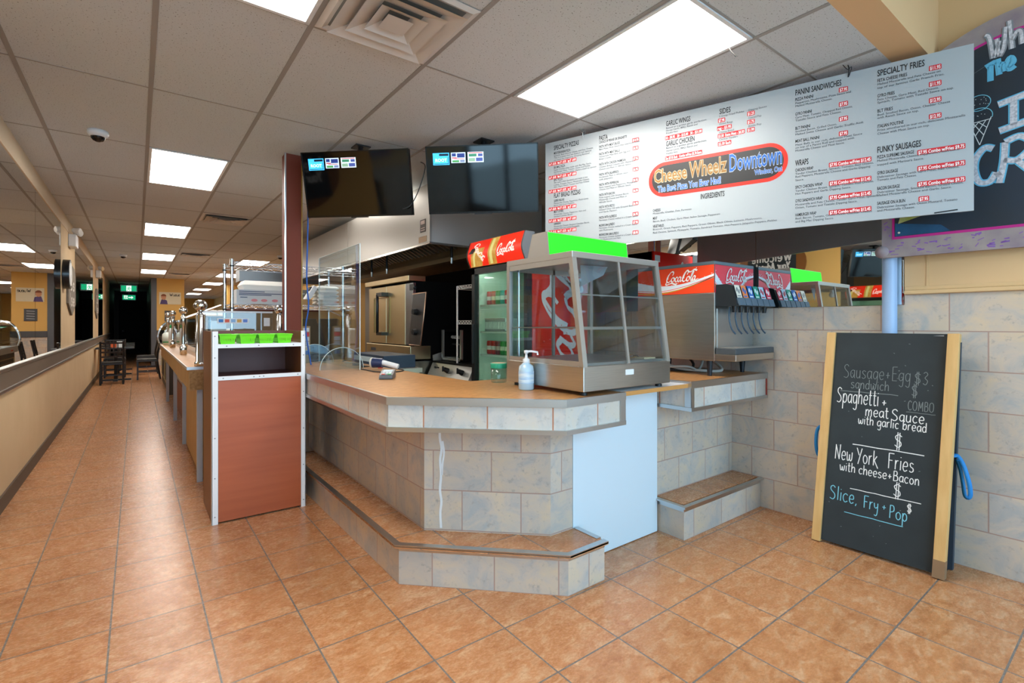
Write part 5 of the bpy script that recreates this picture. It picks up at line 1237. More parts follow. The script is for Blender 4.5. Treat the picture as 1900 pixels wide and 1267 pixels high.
GOLD = mat('logo_gold', '#94692c', .5); CREAML = mat('logo_cream', '#c9bfa4', .5); SKY = mat('logo_blue', '#1c66bd', .5); PALE = mat('logo_pale', '#c4ced6', .5)
logo('Cheese', .122, 1, .846, 1.060, .388, GOLD, CREAML, .0055, .002, 'name')
logo('Wheelz', .140, 1, 1.075, 1.300, .388, GOLD, CREAML, .0055, .002, 'name')
logo('Downtown', .150, 1, 1.318, 1.604, .385, SKY, PALE, .0055, .002, 'town')
logo('The Best Pizza You Ever Had!', .058, 1, .870, 1.268, .322, SKY, PALE, .0035, .0022, 'motto')
logo('Windsor, Ont', .042, 1, 1.458, 1.607, .340, SKY, PALE, .0028, .0022, 'place')
v, f = ribbon([(2.29, .006), (2.35, .010), (2.38, .012)], .006); m_ = MB(); m_.flat(v, f, MO, MU, Z3, MN, .002); part('scuff', m_, INK, MBD)
for t_, c_ in ((.13, ALU), (.79, BLACK)):
    p = ML.lerp(MR, t_); w_ = MB()
    w_.tube(cat([(p.x, p.y, 2.66), (p.x - .008, p.y - .006, 2.70), (p.x + .006, p.y + .004, ZC)], 4), .003, 5); w_.tube(cat([(p.x - .02, p.y + .02, ZC), (p.x - .012, p.y, ZC - .03), (p.x + .015, p.y - .01, ZC - .012), (p.x - .006, p.y - .006, 2.665)], 5), .002, 5)
    part('hanging_wire', w_, c_, MBD)
m_ = MB(); m_.tube([(2.43, 1.36, ZC - .001), (2.415, 1.34, ZC - .035), (2.43, 1.32, ZC - .07)], .003, 6)
solo('ceiling_hook', m_, BLACK, 'bent black wire hook in the ceiling beside the large light', 'hook', (2.43, 1.36, ZC))

# ================================================================ ice cream sign on its pole
SO = Vector((3.428, .989, 1.680)); SU = Vector((.09, -.996, 0)).normalized(); SN = Vector((-SU.y, SU.x, 0)); SN = -SN if SN.x > 0 else SN
t = thing('slate_sign', 'large arched chalkboard sign with pink line in a purple splashed frame', 'sign', tuple(SO))
def arch(i0, i1, b, n=14):   # outline: straight foot, rising arched head
    top = [(u, 2.53 - 1.680 + .34 * math.sin(PI / 2 * min(1, (u + .02) / .62)) ** .8 - b) for u in [i0 + (i1 - i0) * k / n for k in range(n + 1)]]
    return [(i0, b), (i1, b)] + top[::-1]
part('frame', MB().oprism(SO, SU, Z3, SN, arch(0, .70, 0), -.03, 0), mat('purple_frame', '#8a7a86', .7, noise=('#a89a94', 9, .2)), t)
m_ = MB(); random.seed(11)
for k_ in range(90):
    u = random.uniform(.02, .68); v_ = random.choice((random.uniform(.01, .085), random.uniform(.01, .085), random.uniform(.01, .8))); u = random.uniform(.005, .04) if v_ > .09 else u
    a = random.uniform(-.6, 1.2); l = random.uniform(.008, .035); v, f = ribbon([(u, v_), (min(.69, u + l * math.cos(a)), max(.004, v_ + l * math.sin(a) * .6))], random.uniform(.003, .008)); m_.flat(v, f, SO, SU, Z3, SN, .001)
part('violet_splashes', m_, mat('splash_violet', '#8a5fae', .7), t, kind='stuff')
m_ = MB(); sheet(m_, arch(.048, .68, .100), SO, SU, Z3, SN, .0015); part('pink_line', m_, mat('pink_line', '#c81f8a', .5), t)
m_ = MB(); sheet(m_, arch(.060, .67, .114), SO, SU, Z3, SN, .0025); sl = part('slate', m_, mat('sign_slate', '#2a2c2e', .6, noise=('#1f2e3e', 2.2, .15)), t)
m_ = MB(); sheet(m_, [(.062, .116), (.30, .116), (.26, .155), (.062, .19)], SO, SU, Z3, SN, .0030); part('painted_blue', m_, mat('painted_blue', '#1d5c86', .6, noise=('#16405e', 8, .2)), sl)
m_ = MB(); sheet(m_, [(.075, .185), (.20, .222), (.15, .27), (.09, .24)], SO, SU, Z3, SN, .0034); part('painted_wedge', m_, mat('painted_wedge', '#c9c48a', .6, noise=('#8fa02e', 10, .2)), sl)
part('screw', MB().cyl(tuple(SO + SU * .08 + Z3 * .135), tuple(SO + SU * .08 + Z3 * .135 + SN * .006), .006, 10), ALU, t)
def zt(z): return (z - 1.3) * 1.03 + 1.3 - 1.680
def fat(strokes, w1, c1, c2, nm, off=.0035):
    a = MB(); b = MB()
    for P in strokes:
        Q = cat(P, 6) if len(P) > 2 else P
        v, f = ribbon(Q, w1 + .012); a.flat(v, f, SO, SU, Z3, SN, off); v, f = ribbon(Q, w1); b.flat(v, f, SO, SU, Z3, SN, off + .0008)
    part(nm + '_outline', a, c2, sl); part(nm + '_lettering', b, c1, sl)
WCH = mat('sparkle_chalk', '#b9b7bd', .9, noise=('#e6e4e8', 90, .15)); BCH = mat('sky_chalk', '#6cbfe0', .9); SLC = mat('chalk_edge', '#8b9096', .9)
fat([[(.432, zt(2.735)), (.448, zt(2.715)), (.462, zt(2.61))], [(.462, zt(2.61)), (.478, zt(2.66)), (.486, zt(2.685))], [(.474, zt(2.70)), (.484, zt(2.61))], [(.484, zt(2.61)), (.500, zt(2.65)), (.508, zt(2.745))], [(.520, zt(2.77)), (.530, zt(2.63))], [(.528, zt(2.67)), (.545, zt(2.705)), (.56, zt(2.70)), (.565, zt(2.64))]], .013, WCH, SLC, 'first_word')
fat([[(.434, zt(2.575)), (.470, zt(2.590))], [(.452, zt(2.58)), (.452, zt(2.50))], [(.478, zt(2.60)), (.484, zt(2.52))], [(.484, zt(2.555)), (.497, zt(2.57)), (.503, zt(2.53))], [(.512, zt(2.545)), (.534, zt(2.565)), (.524, zt(2.59)), (.512, zt(2.565)), (.520, zt(2.535)), (.540, zt(2.545))]], .012, BCH, BCH, 'second_word')
fat([[(.480, zt(2.375)), (.60, zt(2.40))], [(.535, zt(2.375)), (.535, zt(2.26))], [(.484, zt(2.245)), (.60, zt(2.27))]], .026, WCH, BCH, 'third_word')
fat([[(.462, zt(2.165)), (.430, zt(2.175)), (.398, zt(2.13)), (.392, zt(2.07)), (.410, zt(2.01)), (.450, zt(2.005)), (.474, zt(2.045))], [(.474, zt(2.045)), (.484, zt(2.025))], [(.505, zt(2.185)), (.500, zt(2.09)), (.484, zt(1.99))], [(.505, zt(2.185)), (.56, zt(2.20)), (.60, zt(2.15)), (.55, zt(2.09)), (.50, zt(2.10))], [(.545, zt(2.09)), (.60, zt(2.02))]], .024, WCH, BCH, 'fourth_word')
co = MB()
def loop(cu, cv, ru, rv, a0=0, a1=2 * PI): return [(cu + ru * math.cos(a0 + (a1 - a0) * i / 24), cv + rv * math.sin(a0 + (a1 - a0) * i / 24)) for i in range(25)]
for P in (loop(.408, zt(2.405), .045, .040), loop(.410, zt(2.335), .050, .045, -.3, PI + .3)): v, f = ribbon(P, .0035); co.flat(v, f, SO, SU, Z3, SN, .0035)
part('ice_cream_scoops', co, CHALKB, sl)
co = MB()
for P in ([(.368, zt(2.325)), (.412, zt(2.195))], [(.455, zt(2.325)), (.412, zt(2.195))], [(.372, zt(2.310)), (.455, zt(2.315))], [(.385, zt(2.313)), (.428, zt(2.24))], [(.405, zt(2.313)), (.440, zt(2.275))], [(.435, zt(2.313)), (.396, zt(2.245))], [(.41, zt(2.313)), (.384, zt(2.28))]): v, f = ribbon(P, .0035); co.flat(v, f, SO, SU, Z3, SN, .0035)
for k_ in range(22): u, v_ = .41 + random.uniform(-.035, .035), zt(random.uniform(2.325, 2.43)); v, f = ribbon([(u, v_), (u + .003, v_)], .003); co.flat(v, f, SO, SU, Z3, SN, .0035)
part('ice_cream_cone', co, CHALK, sl)
v, f = ribbon([(.38, zt(2.555)), (.47, zt(2.60))], .0015); m_ = MB(); m_.flat(v, f, SO, SU, Z3, SN, .0034); part('chalk_rule', m_, CHALKF, sl)
part('frame_knob', MB().ball(tuple(SO + SN * -.012 + Z3 * .035), .036, 14), mat('purple_frame', '#8a7a86', .7), t)
part('bracket', MB().box(3.462, 3.50, .94, .975, 1.70, 1.90), GREYM, t)
t = thing('blue_pole', 'pale blue pole standing against the tiles behind the leaning chalkboard', 'pole', (3.50, .972, 0))
part('tube', MB().cyl((3.50, .972, .01), (3.50, .972, 1.98), .036, 24), mat('pole_blue', '#9db9dc', .4), t)
part('base_plate', MB().cyl((3.50, .972, 0), (3.50, .972, .012), .040, 24), GREYM, t)

# ================================================================ leaning A-frame chalkboard
AB = thing('sandwich_board', 'tall A-frame chalkboard with pine side rails leaning against the tiles', 'chalkboard', (3.36, .98, 0))
p00 = Vector((3.255, 1.290, .004)); p10 = Vector((3.272, .680, .004)); BU = (p10 - p00).normalized(); tl = Vector((3.400, 1.258, 1.236)); BV = (tl - p00).normalized(); BN = BU.cross(BV).normalized()
BN = -BN if BN.x > 0 else BN
bw, bh = .615, 1.252
part('slate_panel', MB().obox(p00, BU, BV, BN, .044, bw - .046, .012, bh, -.012, 0), SLATE, AB)
part('rail', MB().obox(p00, BU, BV, BN, 0, .046, 0, bh, -.02, .016), PINE, AB, .002)
part('rail', MB().obox(p00, BU, BV, BN, bw - .048, bw, 0, bh, -.02, .030), PINE, AB, .002)
part('rail_foot', MB().obox(p00, BU, BV, BN, bw - .0485, bw + .0005, 0, .09, -.0205, .0305), mat('worn_pine', '#8a6b4c', .8), AB)
q00 = Vector((3.440, 1.275, .004)); QV = (Vector((3.432, 1.240, 1.235)) - q00).normalized(); QU = Vector((0, -1, 0)); QN = QU.cross(QV); QN = -QN if QN.x > 0 else QN
part('rear_leaf', MB().obox(q00, QU, QV, QN, .01, .598, 0, 1.20, -.010, .004), mat('rear_slate', '#2c3a46', .6), AB)
part('rear_rail', MB().obox(q00, QU, QV, QN, .561, .598, 0, 1.20, .004, .02), mat('rear_slate', '#2c3a46', .6), AB)
part('rear_rail', MB().obox(q00, QU, QV, QN, .01, .045, 0, 1.20, .004, .02), mat('rear_slate', '#2c3a46', .6), AB)
for y in (1.22, .74): part('hinge', MB().cyl((3.420, y - .03, 1.236), (3.420, y + .03, 1.236), .006, 8).box(3.415, 3.435, y - .03, y + .03, 1.222, 1.227), GREYM, AB)
def strap(P, label):
    m_ = MB(); v, f = ribbon(cat(P, 7), .017)
    m_.add([(3.392 + .006 * math.sin(i * .12) + (.008 if i % 2 else 0), a, b) for i, (a, b) in enumerate(v)], f, True)
    o = part('strap', m_, BLUE, AB, 0, label); sd = o.modifiers.new('thick', 'SOLIDIFY'); sd.thickness = .003
strap([(.668, .612), (.652, .612), (.628, .57), (.607, .49), (.603, .43), (.612, .407), (.622, .42), (.628, .47), (.640, .54), (.654, .595)], 'blue webbing loop on the side nearer the camera')
strap([(1.288, .665), (1.304, .66), (1.318, .63), (1.322, .55), (1.316, .49), (1.303, .475), (1.290, .49)], 'blue webbing strap on the far side')
random.seed(21)
WN = ('white_chalk_writing', 'faded_chalk_writing', 'blue_chalk_writing'); WM = (CHALK, CHALKF, CHALKB)
def write(v, f, c_, u=0, v_=0):
    m_ = MB(); m_.flat(mv(v, u, v_), f, p00, BU, BV, BN, .0008); part(WN[c_], m_, WM[c_], AB)
for s, u, v_, sz, wd, c_, wt in (('Sausage+Egg', .098, .985, .070, .325, 1, .003), ('$3', .435, .975, .062, .065, 1, .0032), ('sandwich', .14, .925, .050, .19, 1, .0036), ('$', .425, .905, .065, .036, 1, .0032), ('COMBO', .415, .832, .046, .115, 1, .0034),
                                 ('Spaghetti', .072, .835, .080, .215, 0, .0046), ('+', .295, .835, .055, .032, 0, .0046), ('meat', .222, .772, .056, .115, 0, .0046), ('Sauce', .345, .765, .056, .15, 0, .0046), ('with garlic bread', .190, .722, .046, .315, 0, .0042), ('$', .365, .615, .080, .046, 0, .0042),
                                 ('New', .085, .500, .076, .095, 0, .0046), ('York', .195, .500, .076, .105, 0, .0046), ('Fries', .345, .500, .076, .12, 0, .0046), ('with cheese+Bacon', .115, .438, .048, .375, 0, .0044), ('$', .375, .350, .076, .046, 0, .0042),
                                 ('Slice,', .072, .262, .072, .15, 2, .0046), ('Fry', .245, .255, .062, .075, 2, .0044), ('+', .33, .265, .045, .028, 2, .004), ('Pop', .365, .235, .062, .085, 2, .0044), ('$', .440, .285, .045, .028, 0, .0036)):
    v, f = hand(s, sz * 1.1, wt, wd); write(v, f, c_, u, v_)
for u0, u1, v_, c_, w_ in ((.09, .37, .905, 1, .004), (.172, .50, .600, 0, .005), (.175, .50, .345, 0, .0042), (.155, .43, .205, 2, .004), (.41, .535, .820, 1, .003)):
    P = [(u0 + (u1 - u0) * i / 8, v_ + random.uniform(-.0015, .0015)) for i in range(9)]; v, f = ribbon(P, w_); write(v, f, c_)
fl = MB()
for k_ in range(30): u, v_ = random.uniform(.06, .54), random.uniform(.06, 1.2); v, f = ribbon([(u, v_), (u + random.uniform(.002, .008), v_ + random.uniform(-.004, .004))], .0025); fl.flat(v, f, p00, BU, BV, BN, .0008)
part('chalk_flecks', fl, CHALKF, AB, kind='stuff')

# ================================================================ buffet counter with chrome posts
BC = thing('buffet_counter', 'long wood-topped buffet counter with raw chipboard end along the corridor', 'counter', (.65, 7.5, 0))
part('top', MB().box(.325, 1.10, 4.74, 10.4, .925, .95), LAM, BC)
part('edge_trim', MB().box(.320, .328, 4.735, 10.4, .93, .953).box(.32, 1.10, 4.733, 4.741, .93, .953), ALU, BC)
part('fascia', MB().box(.335, .36, 4.76, 10.4, .765, .925), PLY, BC)
part('chipboard_end', MB().box(.340, .50, 4.742, 4.765, .765, .925), CHIP, BC)
part('end_tiles', MB().box(.50, 1.08, 4.75, 4.78, .22, .925), WALLT, BC)
part('base', MB().box(.52, 1.06, 4.80, 10.35, 0, .925), WALLT, BC)
part('plywood_panel', MB().box(.425, .52, 4.86, 6.35, .02, .765), PLY, BC)
part('lower_panel', MB().box(.50, .52, 6.4, 10.3, .0, .42), mat('panel_red_brown', '#8a5240', .6), BC)
for y in (4.80, 6.42, 8.05, 10.1): part('leg', MB().box(.395, .435, y, y + .045, 0, .765), mat('post_grey', '#b4b9c2', .4), BC)
SG = thing('sneeze_guard', 'chrome ball-topped posts carrying glass panels along the buffet counter', 'sneeze guard', (.42, 7.5, .953))
for k_, y in enumerate((4.86, 6.77, 8.85, 10.25)):
    c = (.425, y, .953); big = k_ == 0
    r = .036 if big else .028
    pr = [(.001, 0), (r * 1.25, 0), (r * 1.25, .03), (r, .035), (r, .42)] if big else [(.001, 0), (r * 1.25, 0), (r * 1.25, .09), (r * .8, .10), (r * .62, .12), (r * .62, .33), (r, .35), (r, .40)]
    po = part('post', MB().lathe(pr + [(r * .9, .432), (.018, .44), (.016, .465), (.001, .466)], c, 20), CHROME, SG)
    part('ball_finial', MB().ball((c[0], c[1], .953 + .50), .050 if big else .044, 20), CHROME, po)
part('glass_panel', MB().box(.50, .508, 4.95, 10.2, .99, 1.36), GLASS, SG)
part('brace', MB().tube([(.425, 6.77, 1.36), (.80, 6.77, 1.52)], .012, 8).tube([(.425, 4.86, 1.44), (.38, 4.90, 1.45)], .012, 8), CHROME, SG)
t = thing('chrome_post', 'lone chrome ball-topped post behind the podium beside the glass screen', 'post', (1.06, 4.98, .95)); c = (1.06, 4.98, .951)
part('post', MB().lathe([(.001, 0), (.036, 0), (.036, .03), (.027, .035), (.027, .42), (.02, .44), (.014, .455), (.001, .456)], c, 20), CHROME, t)
part('ball_finial', MB().ball((1.06, 4.98, 1.435), .045, 20), CHROME, t)
def cards(parent, x0, y, z, w, h, fr=True):
    m_ = MB().box(x0, x0 + w, y - .001, y, z, z + h); s_ = part('sticker_strip', m_, WHITE, parent)
    for i, c_ in enumerate(('#2f7fd0', '#e2573a', '#8fb9e6', '#d9a64a', '#5f86d8')):
        a = x0 + w * (.05 + i * .19); part('card_mark', MB().box(a, a + w * .14, y - .002, y - .001, z + h * .2, z + h * .8), mat('card_' + c_, c_, .5), s_)
t = thing('glass_screen', 'low glass screen with white top edge and payment stickers behind the podium', 'glass screen', (.7, 4.92, .953))
part('pane', MB().box(.445, .985, 4.918, 4.924, .954, 1.40), GLASS, t)
part('top_edge', MB().box(.443, .987, 4.912, 4.930, 1.398, 1.412), WHITEM, t)
cards(t, .55, 4.917, 1.305, .245, .045)
part('round_sticker', MB().box(.915, .965, 4.916, 4.918, 1.28, 1.355), WHITE, t)
part('small_sticker', MB().box(.885, .935, 4.916, 4.918, 1.165, 1.235), mat('sticker_slate', '#a9b4c0', .5), t)
t = thing('food_tub', 'clear plastic tub with green lid rim on the buffet counter', 'tub', (.405, 10.0, .95)); c = (.405, 10.0, .951)
part('tub', MB().lathe([(.001, 0), (.055, 0), (.072, .12), (.068, .18), (.04, .21), (.001, .215)], c), mat('tub_clear', '#d9e2dc', .3), t)
part('band', MB().lathe([(.063, .04), (.066, .06)], c), mat('tub_green', '#3aa068', .5), t)
t = thing('squeeze_bottle', 'white squeeze bottle with green cap on the buffet counter', 'bottle', (.50, 9.1, .95)); c = (.43, 9.35, .951)
part('bottle', MB().lathe([(.001, 0), (.035, 0), (.035, .24), (.02, .29), (.001, .30)], c), WHITE, t)
part('cap', MB().lathe([(.022, .285), (.022, .33), (.001, .34)], c), mat('cap_green', '#1f9a4a', .5), t)
t = thing('paper_towel_box', 'white paper dispenser box on the buffet counter behind the first post', 'dispenser', (.7, 5.5, .95))
part('box', MB().box(.60, .80, 5.76, 5.94, .951, 1.25), FOAM, t, .02)
part('slot', MB().box(.64, .76, 5.757, 5.76, 1.05, 1.07), DGREY, t)
solo('label_card', MB().box(.56, .68, 5.40, 5.41, .951, 1.33), mat('label_card', '#cfdde6', .6), 'pale blue label card standing on the buffet counter beside the first post', 'card', (.67, 5.4, .951))

# ---------------------------------------------------------------- wire shelving with foam boxes
WS = thing('wire_shelving', 'chrome wire shelving unit with two shelves behind the podium', 'shelving', (1.2, 5.45, 0))
wx0, wx1, wy0, wy1 = .70, 1.72, 5.2, 5.68
part('floor_stand', MB().box(1.12, 1.72, wy0, wy1, .02, .9), STEELW, WS)
for x, y in ((wx0, wy0), (wx0, wy1), (wx1, wy0), (wx1, wy1)):
    p_ = part('post', MB().cyl((x, y, .951 if x < 1 else 0), (x, y, 1.90), .015, 12), CHROME, WS)
    part('collar', MB().cyl((x, y, 1.83), (x, y, 1.842), .0185, 12).cyl((x, y, 1.44), (x, y, 1.452), .0185, 12), BLACK, p_)
for z in (1.845, 1.455):
    m_ = MB()
    for q in (0, .03):
        for p0, p1 in (((wx0, wy0), (wx1, wy0)), ((wx0, wy1), (wx1, wy1)), ((wx0, wy0), (wx0, wy1)), ((wx1, wy0), (wx1, wy1))): m_.cyl((p0[0], p0[1], z + q), (p1[0], p1[1], z + q), .0035, 6)
    n = 22
    for i in range(n):
        xa, xb = wx0 + (wx1 - wx0) * i / n, wx0 + (wx1 - wx0) * (i + 1) / n
        for y in (wy0, wy1): m_.cyl((xa, y, z + (.03 if i % 2 else 0)), (xb, y, z + (0 if i % 2 else .03)), .003, 5)
    for i in range(40): x = wx0 + (wx1 - wx0) * (i + .5) / 40; m_.cyl((x, wy0, z + .033), (x, wy1, z + .033), .0022, 5)
    part('wire_shelf', m_, CHROME, WS)
ZS = 1.4905
t = thing('printed_carton', 'white printed carton with blue lettering and red pictures on the wire shelf', 'carton', (1.0, 5.4, ZS))
part('box', MB().box(.745, 1.205, 5.25, 5.6, ZS, ZS + .135), mat('carton_white', '#cfd3d8', .7), t)
m_ = MB()
for k_, (u, v_, l) in enumerate(((.02, .118, .22), (.02, .100, .38), (.02, .086, .28), (.03, .062, .06))): m_.box(.745 + u, .745 + u + l, 5.248, 5.25, ZS + v_ - .004, ZS + v_ + .004)
part('print_lines', m_, mat('print_navy', '#5a6684', .7), t)
m_ = MB()
for u in (.15, .235, .33): m_.oprism((.745 + u, 5.2475, ZS + .035), X3, Z3, -Y3, [(.028 * math.cos(a), .014 * math.sin(a)) for a in [2 * PI * i / 14 for i in range(14)]], 0, .002)
part('print_pictures', m_, mat('print_rose', '#d98a92', .7), t)
def foam(x0, x1, y0, y1, z, h, label):
    t = thing('foam_container', label, 'container', ((x0 + x1) / 2, (y0 + y1) / 2, z), 0, 'foam takeaway containers')
    for s, nm in ((0, 'base'), (1, 'lid')):
        za, zb = z + s * h / 2, z + (s + 1) * h / 2; i0, i1 = (.022, 0) if s == 0 else (0, .03)
        R0 = [(x0 + i0, y0 + i0, za), (x1 - i0, y0 + i0, za), (x1 - i0, y1 - i0, za), (x0 + i0, y1 - i0, za)]; R1 = [(x0 + i1, y0 + i1, zb), (x1 - i1, y0 + i1, zb), (x1 - i1, y1 - i1, zb), (x0 + i1, y1 - i1, zb)]
        part(nm, MB().add(R0 + R1, [(3, 2, 1, 0), (4, 5, 6, 7), (0, 1, 5, 4), (1, 2, 6, 5), (2, 3, 7, 6), (3, 0, 4, 7)]), FOAM, t, .003)
foam(.79, 1.19, 5.27, 5.55, ZS + .1355, .09, 'wide white foam container on top of the printed carton')
for i in range(5): foam(1.47, 1.70, 5.25, 5.50, ZS + i * .041, .04, 'white foam container %s the stack behind the acrylic shield' % ('at the bottom of', 'second up in', 'in the middle of', 'second from the top of', 'on top of')[i])
t = thing('stereo_unit', 'dark grey stereo box on the wire shelf left of the brown post', 'box', (1.28, 5.5, ZS))
part('case', MB().box(1.215, 1.44, 5.50, 5.66, ZS, ZS + .17), mat('unit_grey', '#6a6a66', .5), t); part('front_slot', MB().box(1.23, 1.42, 5.497, 5.50, ZS + .12, ZS + .135), ALU, t)
solo('cardboard_box', MB().box(1.215, 1.43, 5.26, 5.48, ZS, ZS + .06), CARD, 'brown cardboard box on the wire shelf behind the brown post', 'box', (1.3, 5.37, ZS))
t = thing('tape_dispenser', 'white and black label roller tilted on the wire shelf right of the brown post', 'roller', (1.40, 5.30, ZS + .06))
part('body', MB().obox((1.36, 5.28, ZS + .062), Vector((.86, 0, -.5)), Vector((.5, 0, .86)), -Y3, 0, .05, 0, .17, -.08, .02), WHITE, t, .006); part('roller', MB().cyl((1.44, 5.28, ZS + .16), (1.44, 5.36, ZS + .16), .035, 16), BLACK, t)
# tall monitor backs
def monitor(x, y, z, rz, label, c_):
    t = thing('monitor', label, 'monitor', (x, y, z), rz, 'till monitors')
    lean = Vector((0, .30, .95)).normalized()
    part('screen_back', MB().obox((-.16, 0, .06), X3, lean, Vector((0, -.95, .30)), 0, .32, 0, .36, -.02, .02), c_, t, .006, local=True)
    part('screen', MB().obox((-.15, 0, .06), X3, lean, Vector((0, -.95, .30)), .0, .30, .012, .35, -.022, -.0205), SCR, t, local=True)
    part('stand', MB().box(-.03, .03, -.01, .07, .0, .14).box(-.09, .09, -.06, .12, 0, .015), BLACK, t, local=True)
    return t
monitor(1.36, 4.93, .9445, .7, 'black till monitor leaning back beside the brown post', BLACK)
monitor(1.50, 5.40, .9005, .5, 'brownish till monitor behind the acrylic shield', mat('monitor_brown', '#4a3832', .4))
t = thing('utility_tool', 'red handled tool lying behind the acrylic shield', 'tool', (1.9, 5.05, .9005))
part('handle', MB().cyl((1.78, 5.09, .93), (2.02, 5.02, .955), .010, 8), mat('tool_red', '#b8262a', .4), t); part('ring', MB().tube([(2.035 + .03 * math.cos(a), 5.01, .96 + .03 * math.sin(a)) for a in [2 * PI * i / 16 for i in range(16)]], .006, 6, True), BLACK, t)
t = thing('sticker_stand', 'upright card machine plinth with a column of payment stickers behind the acrylic shield', 'sign stand', (1.22, 4.75, .9445))
part('plinth', MB().box(1.19, 1.27, 4.74, 4.78, .9445, 1.28), mat('plinth_tan', '#a98c66', .6), t)
for i, c_ in enumerate(('#d9dce0', '#d83a44', '#c9ced4', '#b9bec6', '#d99a2e', '#2a5fb0')): part('sticker', MB().box(1.205, 1.26, 4.738, 4.74, 1.23 - i * .042, 1.265 - i * .042), mat('sticker_' + c_, c_, .5), t)

# ---------------------------------------------------------------- far left: tables and chairs
def chair(x, y, rz, label):
    t = thing('dining_chair', label, 'chair', (x, y, 0), rz, 'dark dining chairs')
    part('seat', MB().box(-.21, .21, -.20, .21, .42, .455), DARKWOOD, t, .006, local=True)
    part('seat_pad', MB().box(-.195, .195, -.18, .20, .455, .485), SEATPAD, t, .012, local=True)
    for s in (-1, 1):
        part('leg', MB().box(s * .19 - .018, s * .19 + .018, .165, .20, 0, .42), DARKWOOD, t, local=True)
        part('leg', MB().tube([(s * .19, -.25, 0), (s * .19, -.19, .44), (s * .19, -.20, .60), (s * .19, -.26, .92)], .019, 8), DARKWOOD, t, local=True)
        part('stretcher', MB().box(s * .19 - .01, s * .19 + .01, -.22, .17, .17, .195), DARKWOOD, t, local=True)
    part('stretcher', MB().box(-.19, .19, -.02, .0, .17, .195), DARKWOOD, t, local=True)
    b = MB(); O = Vector((0, -.20, .58)); V = Vector((0, -.17, .98)).normalized(); Nn = Vector((0, .98, .17)).normalized()
    for v_ in (0, .10, .30): b.obox(O, X3, V, Nn, -.19, .19, v_, v_ + .035, -.009, .009)
    for u in (-.10, -.035, .035, .10): b.obox(O, X3, V, Nn, u - .009, u + .009, .03, .31, -.007, .007)
    part('backrest', b, DARKWOOD, t, local=True)
    return t
ch = chair(-.42, 13.82, 0, 'dark slat-back chair facing away, nearest in the corridor')
dup(ch, (.20, 14.55, 0), PI / 2, 'dark chair with pale pad at the first table, facing the cream wall')
dup(ch, (.20, 16.15, 0), PI / 2, 'dark chair at the second table, facing the cream wall')
dup(ch, (-.42, 15.5, 0), PI, 'dark chair between the first two tables, backed towards the far end')
def table(y, label):
    t = thing('dining_table', label, 'table', (-.38, y, 0), 0, 'small dark tables along the cream wall')
    part('tabletop', MB().box(-.73, -.04, y - .36, y + .36, .735, .765), mat('table_dark', '#241a18', .3), t, .005)
    part('pedestal', MB().cyl((-.38, y, .03), (-.38, y, .735), .035, 12), BLACK, t); part('base', MB().box(-.66, -.10, y - .04, y + .04, 0, .035).box(-.42, -.34, y - .28, y + .28, 0, .035), BLACK, t)
    return t
tb = table(14.6, 'small dark table nearest the camera, with an orange and white dispenser')
dup(tb, (-.38, 16.2, 0), 0, 'second small dark table along the cream wall'); dup(tb, (-.38, 17.8, 0), 0, 'third small dark table, farthest along the cream wall')
t = thing('napkin_dispenser', 'white and orange napkin dispenser on the nearest dark table', 'dispenser', (-.30, 14.5, .766))
part('box', MB().box(-.36, -.26, 14.42, 14.55, .766, .90), WHITE, t); part('front', MB().box(-.47, -.365, 14.45, 14.55, .766, .88), mat('napkin_orange', '#d8612e', .5), t)

# ---------------------------------------------------------------- deli case, seen in the long mirror
DC = thing('deli_case', 'curved-glass deli display case, seen reflected in the wall mirror at the left edge', 'deli case', (.75, 13.2, 0))
dx0, dx1, dy0, dy1 = .42, 1.15, 11.0, 14.1
part('lower_grille', MB().box(dx0 + .05, dx1, dy0, dy1, .0, .74), mat('grille_brown', '#3a322a', .5), DC)
g = MB()
for q in ((dy0 + .1, dy1 - .1, .15, .165), (dy0 + .1, dy1 - .1, .62, .635), (dy0 + .3, dy1 - .3, .54, .55)): g.box(dx0 + .035, dx0 + .05, q[0], q[1], q[2], q[3])
for y in (dy0 + .1, dy0 + 1.5, dy1 - .1): g.box(dx0 + .035, dx0 + .05, y, y + .015, .15, .635)
part('grille_frame', g, mat('frame_gold', '#b59a68', .4, 1), DC)
part('deck', MB().box(dx0, dx1, dy0, dy1, .74, .86), STEELW, DC)
part('deck_tags', MB().box(dx0 - .003, dx0, 12.0, 12.4, .77, .80).box(dx0 - .003, dx0, 13.4, 13.6, .77, .80), mat('tag_red', '#c8503c', .5), DC)
pr = [(dx0, .86), (dx0 - .03, 1.0), (dx0 + .02, 1.2), (dx0 + .12, 1.32), (dx0 + .25, 1.36)]
m_ = MB()
cp = cat(pr, 5); m_.add([(a, dy0 + .03, b) for a, b in cp] + [(a, dy1 - .03, b) for a, b in cp], [(i, i + 1, len(cp) + i + 1, len(cp) + i) for i in range(len(cp) - 1)], True)
part('curved_glass', m_, GLASS, DC)
for y in (dy0 + .02, dy1 - .02): part('end_frame', MB().tube([(a, y, b) for a, b in cp], .022, 8), CHROME, DC)
part('roof', MB().box(dx0 + .24, dx1, dy0, dy1, 1.34, 1.37), STEELW, DC)
part('rear_panel', MB().box(dx1 - .02, dx1, dy0, dy1, .86, 1.34), WHITE, DC)
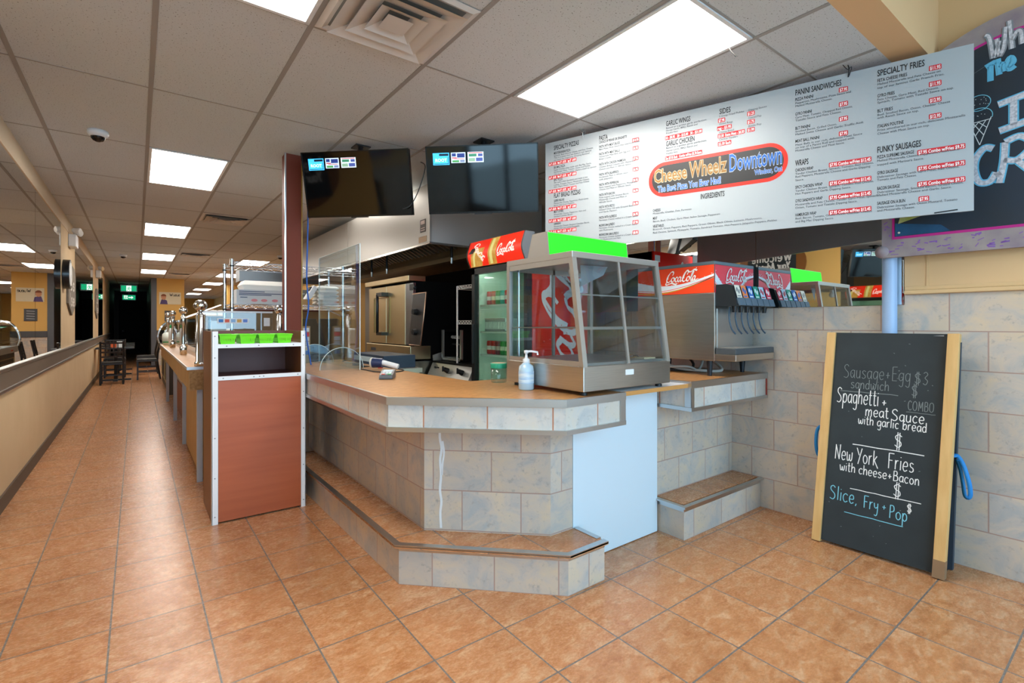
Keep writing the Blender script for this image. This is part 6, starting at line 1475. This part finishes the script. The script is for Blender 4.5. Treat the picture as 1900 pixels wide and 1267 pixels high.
for k_, (y, c_) in enumerate(((11.6, '#e6e2da'), (12.4, '#b8402e'), (12.8, '#6a5a34'), (13.3, '#c9a24a'), (13.8, '#d9d5c6'))):
    t = thing('deli_tub', 'food tub in the deli case, %s contents, seen in the mirror' % ('white', 'red', 'brown', 'yellow', 'cream')[k_], 'tub', (.75, y, .86), 0, 'tubs in the deli case')
    part('tub', MB().lathe([(.001, .0), (.10, 0), (.12, .13), (.112, .13)], (.75, y, .8605), 16), WHITE, t); part('contents', MB().lathe([(.112, .125), (.06, .15), (.001, .155)], (.75, y, .8605), 16), mat('food_' + c_, c_, .7), t)
PS = thing('pantry_shelf', 'ochre pantry shelf unit stacked with flat white boxes beyond the deli case', 'shelf', (1.75, 17.3, 0))
part('side_panel', MB().box(1.40, 1.43, 17.0, 17.6, 0, 1.55), YELLOW, PS); part('side_panel', MB().box(2.55, 2.58, 17.0, 17.6, 0, 1.55), YELLOW, PS); part('back_panel', MB().box(1.43, 2.55, 17.58, 17.6, 0, 1.55), mat('shelf_back', '#8a7340', .7), PS)
for z in (.4, .85, 1.2, 1.53): part('shelf_board', MB().box(1.40, 2.58, 16.98, 17.58, z, z + .03), CREAM, PS)
for k_ in range(3):
    for j, x in enumerate((1.45, 1.93)): solo('pizza_box', MB().box(x, x + .44, 17.02, 17.46, 1.5605 + k_ * .052, 1.6105 + k_ * .052), FOAM, 'flat white pizza box, %s of the %s stack on the pantry shelf' % (('bottom', 'middle', 'top')[k_], ('nearer', 'farther')[j]), 'box', (x + .22, 17.24, 1.5605 + k_ * .052), 'pizza boxes on the pantry shelf', .004)
solo('duct_box', MB().box(1.45, 3.5, 9.9, 10.3, 2.06, 2.27), mat('cabinet_grey', '#9aa1a6', .35, 1), 'long grey steel duct box below the ceiling beyond the wire shelving', 'duct', (2.5, 10.1, 2.06))
part_ = thing('prep_partition', 'dark timber prep partition standing behind the wire shelving', 'partition', (2.4, 10.6, 0))
part('panel', MB().box(1.30, 3.5, 10.45, 10.55, 0, 1.55), mat('partition_tan', '#8e7a5c', .6), part_)
part('top_rail', MB().box(1.28, 3.5, 10.43, 10.57, 1.55, 1.60), CHERRYD, part_)
